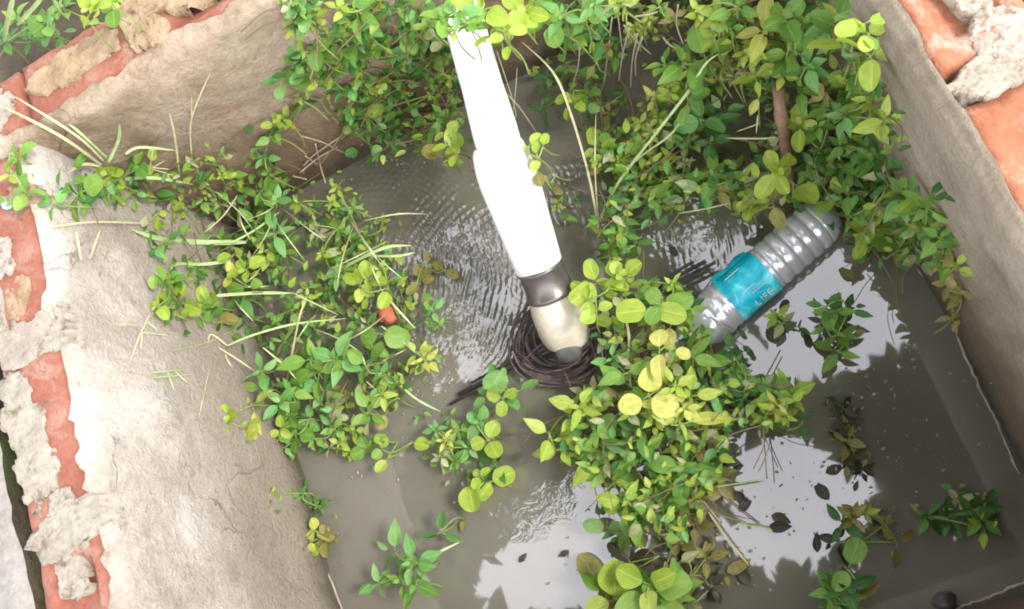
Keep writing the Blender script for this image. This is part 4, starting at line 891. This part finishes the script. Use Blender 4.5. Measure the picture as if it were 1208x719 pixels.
tuft('long arching green stalk over the yellow green mass', [([(706,262,.03),(730,215,.08),(772,160,.14),(812,108,.2),(832,76,.24),(848,64,.25)], .006), ([(708,262,.03),(740,200,.08),(790,160,.14),(808,134,.18)], .0045), ([(706,262,.03),(702,200,.1),(703,132,.14)], .003, 'straw')])
tuft('dry grass fan leaning from the bright rosette over the red brick', [([(120,195,.26),(70,160,.36),(0,124,.5)], .0065, 'straw'), ([(122,190,.26),(90,160,.38),(14,112,.54)], .005, 'straw'), ([(126,186,.27),(98,160,.38),(76,142,.46)], .005), ([(128,192,.26),(140,165,.32),(141,146,.36)], .007), ([(118,196,.26),(98,194,.3),(80,204,.3)], .007, 'straw')])
tuft('thin upright straws in front of the brown corner wall', [([(212,206,.2),(206,160,.26),(200,134,.3)], .005, 'straw'), ([(226,182,.22),(226,140,.28),(250,82,.36)], .0035, 'straw'), ([(226,140,.28),(226,112,.32)], .003, 'straw')])
tuft('pale bent blades over the olive leaf', [([(148,182,.26),(165,174,.27),(208,178,.22)], .006), ([(140,212,.22),(182,210,.2),(228,218,.16)], .008), ([(178,218,.22),(178,190,.26),(182,172,.28)], .0035, 'straw'), ([(180,198,.24),(194,190,.25)], .002, 'straw'), ([(180,198,.24),(200,200,.24)], .002, 'straw'), ([(180,200,.24),(208,208,.22)], .002, 'straw')])
tuft('broad whitish blade lying across the left plants', [([(290,286,.10),(240,286,.13),(190,282,.17),(155,271,.23)], .013), ([(270,288,.12),(300,272,.1),(330,250,.1)], .005)])
tuft('short whitish blade above the low round leaves', [([(272,308,.13),(240,312,.15),(208,312,.19),(200,324,.19)], .008)])
tuft('long pale blade over the oval leaves', [([(254,349,.15),(300,346,.12),(346,346,.1)], .008), ([(346,346,.1),(400,372,.06)], .003)])
tuft('pale green arching blade over the rippled water edge', [([(380,330,.06),(420,308,.09),(456,292,.10),(486,290,.09)], .008), ([(432,302,.09),(470,302,.08),(490,298,.07)], .006)])
tuft('straw stalk standing across the left plants', [([(338,452,.04),(346,410,.08),(354,372,.12),(362,350,.13)], .0045, 'straw'), ([(268,408,.14),(300,395,.13),(350,382,.1),(410,376,.08)], .005), ([(268,408,.14),(248,395,.17),(244,420,.16)], .004, 'straw')])
tuft('thin straw pair crossing near the red chip', [([(448,340,.08),(470,366,.07),(490,388,.05)], .0045, 'straw'), ([(450,385,.06),(476,404,.05),(500,424,.04)], .005), ([(452,426,.05),(480,412,.05)], .003, 'straw')])
tuft('pale stalks drooping over the left plaster', [([(250,408,.15),(262,440,.13),(284,476,.12)], .0045, 'straw'), ([(254,408,.15),(280,424,.13),(300,438,.12)], .0035, 'straw'), ([(310,410,.12),(334,430,.1),(350,448,.08)], .004, 'straw')])
tuft('curved yellow stalk holding the round green leaf', [([(432,434,.08),(424,416,.09),(400,400,.08),(370,388,.07)], .0035), ([(432,450,.05),(446,462,.04)], .003, 'straw'), ([(462,444,.06),(490,470,.04),(520,486,.02)], .005)])
tuft('thin dry twigs lying on the left plaster above the low leaves', [([(62,268,.40),(110,262,.34),(180,264,.25)], .004, 'straw'), ([(90,274,.36),(96,308,.33)], .004, 'straw'), ([(118,272,.34),(106,306,.33)], .004, 'straw')])
tuft('small dry grass sprig lying on the left plaster', [([(176,372,.2),(164,398,.23),(152,430,.26)], .003, 'straw'), ([(166,392,.23),(200,396,.2)], .004, 'straw'), ([(164,384,.23),(130,382,.26)], .003, 'straw'), ([(174,380,.22),(186,390,.2)], .003, 'straw'), ([(168,392,.24),(166,412,.24)], .003, 'straw')])
tuft('faint pale grass tips stuck on the left plaster', [([(178,440,.22),(220,436,.19)], .003), ([(180,446,.22),(224,442,.18)], .003), ([(198,440,.2),(206,462,.18)], .003), ([(206,438,.2),(222,452,.17)], .003)])
tuft('whitish spider thin threads beside the pipe', [([(586,60,.24),(608,130,.16),(604,140,.14)], .002, 'straw'), ([(590,104,.2),(612,126,.17),(634,158,.2)], .0018, 'straw'), ([(610,80,.2),(608,110,.17),(604,142,.12)], .0022, 'straw')])
tuft('grass blades sticking up in the top left corner', [([(4,50,.42),(10,20,.55),(18,-12,.62)], .010), ([(20,30,.45),(44,4,.56),(50,-10,.6)], .009), ([(60,-6,.6),(70,12,.55),(82,24,.5)], .005)], inside=False)
tuft('horizontal yellow twig left of the brown stick', [([(914,163,.12),(890,164,.11),(856,163,.1)], .004, 'straw'), ([(894,136,.14),(892,158,.12)], .003, 'straw'), ([(896,146,.12),(868,156,.1)], .0025, 'straw')])
tuft('pale straw in front of the shadowed coil gap', [([(734,362,.10),(742,395,.09),(740,428,.08)], .006, 'straw'), ([(800,252,.08),(830,247,.08),(862,240,.09)], .003, 'straw')])
tuft('thin stalk holding the lemon squarish leaf', [([(778,424,.13),(777,450,.11),(778,480,.08)], .006)])
tuft('grass stems under the clump over the bright reflection', [([(836,604,.01),(862,640,.01),(884,668,.008)], .006, 'straw'), ([(812,570,.02),(850,616,.012)], .004, 'straw'), ([(836,576,.03),(900,566,.03)], .004), ([(870,618,.01),(902,622,.01),(912,628,.01)], .006)])
tuft('dark shoot stem leading to the single cool leaf', [([(484,674,.03),(510,656,.04),(546,638,.02)], .006, 'straw')])

rs_ = random.Random(4); bl_ = []
for k in range(22):
    x, y = rs_.uniform(230, 480), rs_.uniform(240, 470); a = rs_.uniform(0, 3.14); L = rs_.uniform(18, 42)
    bl_.append(([(x - math.cos(a) * L, y - math.sin(a) * L, .04), (x + rs_.uniform(-5, 5), y + rs_.uniform(-5, 5), .12), (x + math.cos(a) * L, y + math.sin(a) * L, .10)], rs_.uniform(.002, .004), rs_.choice(['straw', 'blade'])))
tuft('scattered fine straws criss crossing the plants left of the pipe', bl_)
# hanging roots over the brown hollow
r = empty('hanging_roots', at(760, 40, .25), 'thin dry roots hanging over the brown hollow under the top border', 'roots')
for a_, b_, z0, z1 in (((742,34),(730,96),.26,.10), ((758,44),(750,90),.26,.12), ((752,40),(744,104),.26,.08), ((722,20),(712,100),.28,.08), ((782,44),(806,62),.24,.22), ((800,6),(806,52),.3,.22), ((684,56),(674,104),.24,.12), ((748,20),(776,14),.28,.28), ((736,30),(768,64),.26,.18), ((728,10),(736,70),.28,.14)):
    mdl = ((a_[0] + b_[0]) / 2 + random.uniform(-5, 5), (a_[1] + b_[1]) / 2)
    mb = MB(); mb.tube([p - r.location for p in smooth_path([at_in(*a_, z0), at_in(*mdl, (z0 + z1) / 2), at_in(*b_, z1)], 5)], .0013, 5); mb.build('root', M['root'], r)
# dry twigs in the corner and root fibres at the waterlines
r = empty('dry_twigs', at(360, 180, .05), 'dry brown twigs in the dark corner below the large round leaf', 'twigs')
for q in ([(352,160),(380,168),(404,180)], [(372,170),(378,196),(384,216)], [(354,204),(376,186),(398,174)], [(360,184),(376,196)], [(404,160),(372,182),(358,196)], [(346,208),(362,212)]):
    mb = MB(); mb.tube([at_in(x, y, .07) - r.location for x, y in [tuple(p)[:2] for p in smooth_path([(a, b, 0) for a, b in q], 4)]], .0014, 5); mb.build('twig', M['root'], r)
def shoreline(label, pts, rad=.0022):
    ps = smooth_path([at(x, y, z) for x, y, z in pts], 8)
    ps = [p + Vector((random.uniform(-.0015, .0015), random.uniform(-.0015, .0015), 0)) for p in ps]
    mb = MB(); mb.tube([p - ps[0] for p in ps], [rad * random.uniform(.6, 1.3) for p in ps], 5); o = mb.build('root_fibre', M['root']); o.location = ps[0]; tag(o, label, 'root')
def sx(a, b_, z=.004, inset=.006):
    return None
def wl(px, py, z=.005): return (px, py, z)
shoreline('pale root fibre along the waterline of the right wall', [wl(1112,352), wl(1131,400), wl(1155,455), wl(1180,508), wl(1203,560)], .0022)
shoreline('pale fibre along the waterline in the bottom right corner', [wl(1122,722), wl(1146,712), wl(1176,701), wl(1212,686)], .0022)
shoreline('pale root fibre along the foot of the left wall', [wl(324,532), wl(340,565), wl(356,600), wl(376,650), wl(404,722)], .0020)
shoreline('long pale fibre under the plants of the right wall', [wl(1082,318), wl(1100,336), wl(1118,356)], .0012)

# small things
def chip(name, label, px, py, z, r, mat, cat, seed, flat=.5, group=None):
    bm = bmesh.new(); bmesh.ops.create_icosphere(bm, subdivisions=3, radius=r)
    for v in bm.verts:
        k = 1 + .5 * fbm(v.co.x / r * .8 + seed, v.co.y / r * .8, v.co.z / r * .8)
        v.co = v.co * k; v.co.z *= flat
    me = bpy.data.meshes.new(name); bm.to_mesh(me); bm.free(); me.materials.append(M[mat]); me.polygons.foreach_set('use_smooth', [True] * len(me.polygons))
    o = link(name, me); o.location = at(px, py, z); tag(o, label, cat, group)
chip('brick_chip', 'small orange red brick chip lying among the left plants', 455, 372, .03, .018, 'chip', 'brick chip', 2.)
chip('plastic_scrap', 'tiny pale blue plastic scrap on the left wall corner', 47, 211, .49, .007, 'scrap', 'plastic scrap', 4., .6)
chip('plastic_scrap', 'tiny blue and white scrap on the brick at the left border', 7, 242, .495, .007, 'scrap', 'plastic scrap', 8., .6)
chip('dark_stone', 'small black wet stone by the bottom right corner', 1116, 712, .01, .014, 'rod', 'stone', 6., .8)
# leaves lying on the sky reflection
spots = [(868,579,24,'Ob','dark leaf floating just right of the lower central clump'),(872,604,24,'Ob','small dark leaf floating above the thick floating stem'),
 (910,608,22,'Ob','lone oval dark leaf in the middle of the lower sky reflection'),(906,624,26,'Ob','narrow dark leaf on the end of the floating stem'),
 (974,558,22,'Ob','upper dark leaf at the right edge of the lower sky reflection'),(978,590,26,'Ob','ragged dark leaf right of the middle of the lower sky reflection'),
 (1008,580,13,'Ob','tiny dark leaf at the far right edge of the lower sky reflection'),(1036,630,22,'Ob','dark oval leaf in the small right lobe of the sky reflection'),
 (964,652,22,'Ob','forked dark leaf at the bottom right of the sky reflection'),(930,354,14,'Rb','small dark round leaf floating close under the bottle'),
 (904,388,24,'Ob','dark leaf floating left of the small shoot below the bottle'),(924,396,14,'Ob','dark leaf tip floating just below the small shoot'),
 (956,410,20,'Ob','dark leaf at the left foot of the upright dark green plant'),(846,402,14,'Ob','small dark leaf floating at the lower end of the bottle'),
 (1008,330,24,'Oo','olive leaf floating above the upright dark green plant'),(884,690,28,'Ob','wide brown leaf near the bottom border right of the weeds'),
 (858,676,30,'Oo','olive leaf floating over the straggly bottom stems'),(852,708,26,'Ob','dark leaf cut by the bottom border'),
 (790,290,18,'Ob','dark leaf floating left of the bottle above the rods'),(612,664,14,'Ob','tiny dark leaf on the left part of the lower left reflection'),
 (670,650,14,'Ob','tiny dark leaf on the right part of the lower left reflection'),(842,634,28,'Oo','olive leaf beside the long floating straw')]
for i, (px, py, sz, kd, lb_) in enumerate(spots):
    me, v, f, uv = get_leaf(kd); o = link('floating_leaf', me)
    o.matrix_world = leaf_matrix(at(px, py, .005), random.uniform(0, 6.28), .04, sz / PX, random.uniform(-.08, .08))
    tag(o, lb_, 'leaf', 'dark leaves floating on the water')
# specks and fibres on the water
db = MB()
def speck(px, py, s):
    p = at_in(px, py, .003); a = random.uniform(0, 6.28); k = 5; st_ = random.uniform(.3, .9)
    v = [p + Vector((math.cos(a) * x - math.sin(a) * y, math.sin(a) * x + math.cos(a) * y, z)) for x, y, z in [(math.cos(q * 6.283 / k) * s * random.uniform(.6, 1.2), math.sin(q * 6.283 / k) * s * st_ * random.uniform(.6, 1.2), random.uniform(0, .002)) for q in range(k)]]
    db.add(v + [p + Vector((0, 0, .003))], [(q, (q + 1) % k, k) for q in range(k)])
for cx, cy, rx, ry, n_ in ((1010,455,60,40,26), (990,510,40,60,40), (1040,560,50,50,12), (640,600,60,30,8), (470,180,60,40,90), (560,420,60,30,50), (830,270,50,30,40), (850,650,60,50,40), (1110,500,70,60,8), (430,380,60,60,60), (1080,480,80,90,26), (480,580,80,60,22), (700,640,60,50,18), (930,600,60,60,20), (880,190,30,30,30), (1040,610,60,30,40), (500,460,40,30,24)):
    for k in range(n_): speck(cx + random.gauss(0, .5) * rx, cy + random.gauss(0, .5) * ry, random.uniform(.001, .0042))
o = db.build('floating_debris', M['debris'], None, False); tag(o, 'pale specks of plant debris drifting on the water', 'debris', kind='stuff')

# ------------------------------------------------------------------ unseen trees outside the tank, crowns shaped for their dark mirror in the water
M['tree_leaf'] = leaf_mat('tree leaf', (.05, .08, .02), (.07, .11, .028), (.09, .13, .035), .35)
def mir(px, py, Z):
    p = at(px, py, 0); k = (1.5 + Z) / 1.5; return p.x * k, p.y * k
GAPS = [(0.1, 1.87, 0.48, 0.3), (0.49, 1.47, 0.45, 0.36), (0.79, 1.07, 0.41, 0.37), (0.11, 1.05, 0.6, 0.3), (0.47, 0.9, 0.42, 0.24), (-0.24, 0.27, 0.48, 0.37), (-0.08, -0.03, 0.37, 0.33), (-0.55, -0.03, 0.3, 0.29), (-0.43, 0.53, 0.3, 0.24), (-1.97, 0.3, 0.51, 0.37), (-1.4, 0.41, 0.48, 0.37), (-2.28, 0.3, 0.3, 0.24), (-1.01, 0.63, 0.3, 0.3), (-1.69, 0.09, 0.36, 0.24), (-1.96, 3.18, 0.78, 0.75), (-1.95, 1.93, 0.42, 0.3), (-2.24, 3.77, 0.6, 0.48), (-1.69, 2.43, 0.45, 0.51), (-2.46, 3.11, 0.42, 0.36), (-2.18, 3.69, 0.3, 0.24), (-1.32, 3.01, 0.24, 0.36), (-2.15, 2.65, 0.24, 0.24), (-0.09, 2.2, 0.45, 0.3), (0.48, 2.45, 0.14, 0.18)]  # crown openings placed so bright sky mirrors in set patches of water
def tree(label, base, limbs, crown, n_leaf, seed, size=.15):
    rnd = random.Random(seed)
    r = empty('unseen_broadleaf_tree', base, label, 'tree', None); base = Vector(base)
    tb = MB(); top = Vector((base.x, base.y, 4.4))
    tb.tube([p - base for p in smooth_path([base - Vector((0, 0, .1)), base + Vector((.06, .05, 1.6)), base + Vector((-.05, .1, 3.0)), top], 5)], [.17 - .005 * i for i in range(16)], 12); tb.build('trunk', M['bark'], r)
    for e in limbs:
        lb = MB(); e = Vector(e); st_ = base + Vector((0, 0, rnd.uniform(2.6, 4.2)))
        pth = smooth_path([st_, (st_ + e) / 2 + Vector((rnd.uniform(-.2, .2), rnd.uniform(-.2, .2), .45)), e], 7); lb.tube([p - base for p in pth], [.07 * (1 - .85 * i / (len(pth) - 1)) for i in range(len(pth))], 7); lb.build('limb', M['bark'], r)
    cv = MB(); me, lv, lf, luv = get_leaf('Og')
    k = 0; tr_ = 0
    while k < n_leaf and tr_ < n_leaf * 20:
        tr_ += 1
        x, y = rnd.uniform(crown[0], crown[1]), rnd.uniform(crown[2], crown[3]); z = rnd.uniform(crown[4], crown[5])
        ex_ = max(abs((x - (crown[0] + crown[1]) / 2) / ((crown[1] - crown[0]) / 2)), abs((y - (crown[2] + crown[3]) / 2) / ((crown[3] - crown[2]) / 2)))
        if ex_ + .25 * fbm(x * 1.4, y * 1.4, seed) > .98: continue
        sc = 6.6 / (1.5 + z)          # holes in the crown
        if any(((x * sc - gx) / ra_) ** 2 + ((y * sc - gy) / rb_) ** 2 < 1.12 + .40 * fbm(x * 1.9, y * 1.9, seed + 3) + .15 * fbm(x * 7, y * 7, seed) for gx, gy, ra_, rb_ in GAPS): continue
        k += 1; s = size * rnd.uniform(.7, 1.3)
        d = Vector((rnd.gauss(0, 1), rnd.gauss(0, 1), rnd.gauss(0, .35))).normalized(); u = d.cross(Vector((rnd.gauss(0, .4), rnd.gauss(0, .4), 1))).normalized(); w = u.cross(d)
        p = Vector((x, y, z)) - base
        cv.add([p, p + d * s * .5 + u * s * .3 + w * s * .05, p + d * s, p + d * s * .5 - u * s * .3 + w * s * .05], [(0, 1, 2), (0, 2, 3)], [(.5, 0), (1, .5), (.5, 1), (0, .5)])
    o = cv.build('crown', M['tree_leaf'], r, False); o['kind'] = 'stuff'
tree('unseen leafy tree outside the left wall whose crown is shaped to darken the water by reflection', (-4.2, 3.0, GZ), [(-1.8, 1.2, 4.8), (-1.2, 2.6, 5.0), (-2.4, 3.6, 5.0), (-.4, 1.8, 5.2), (-2.6, .6, 4.6), (-.5, 3.6, 5.4)], (-6.4, .4, -2.6, 7.2, 4.5, 5.8), 30000, 5, .19)  # crown widened past its mirrored part to block skylight over the tank
tree('unseen leafy tree added outside the right wall, mirrored as brown shade in the water', (3.6, 2.6, GZ), [(1.3, .4, 4.9), (1.0, 1.6, 5.0), (.8, -.6, 5.0), (1.4, 2.8, 5.2)], (.2, 1.8, -2.6, 6.0, 4.6, 5.6), 10000, 9, .17)  # added out of view to darken the mirror on the right-hand water
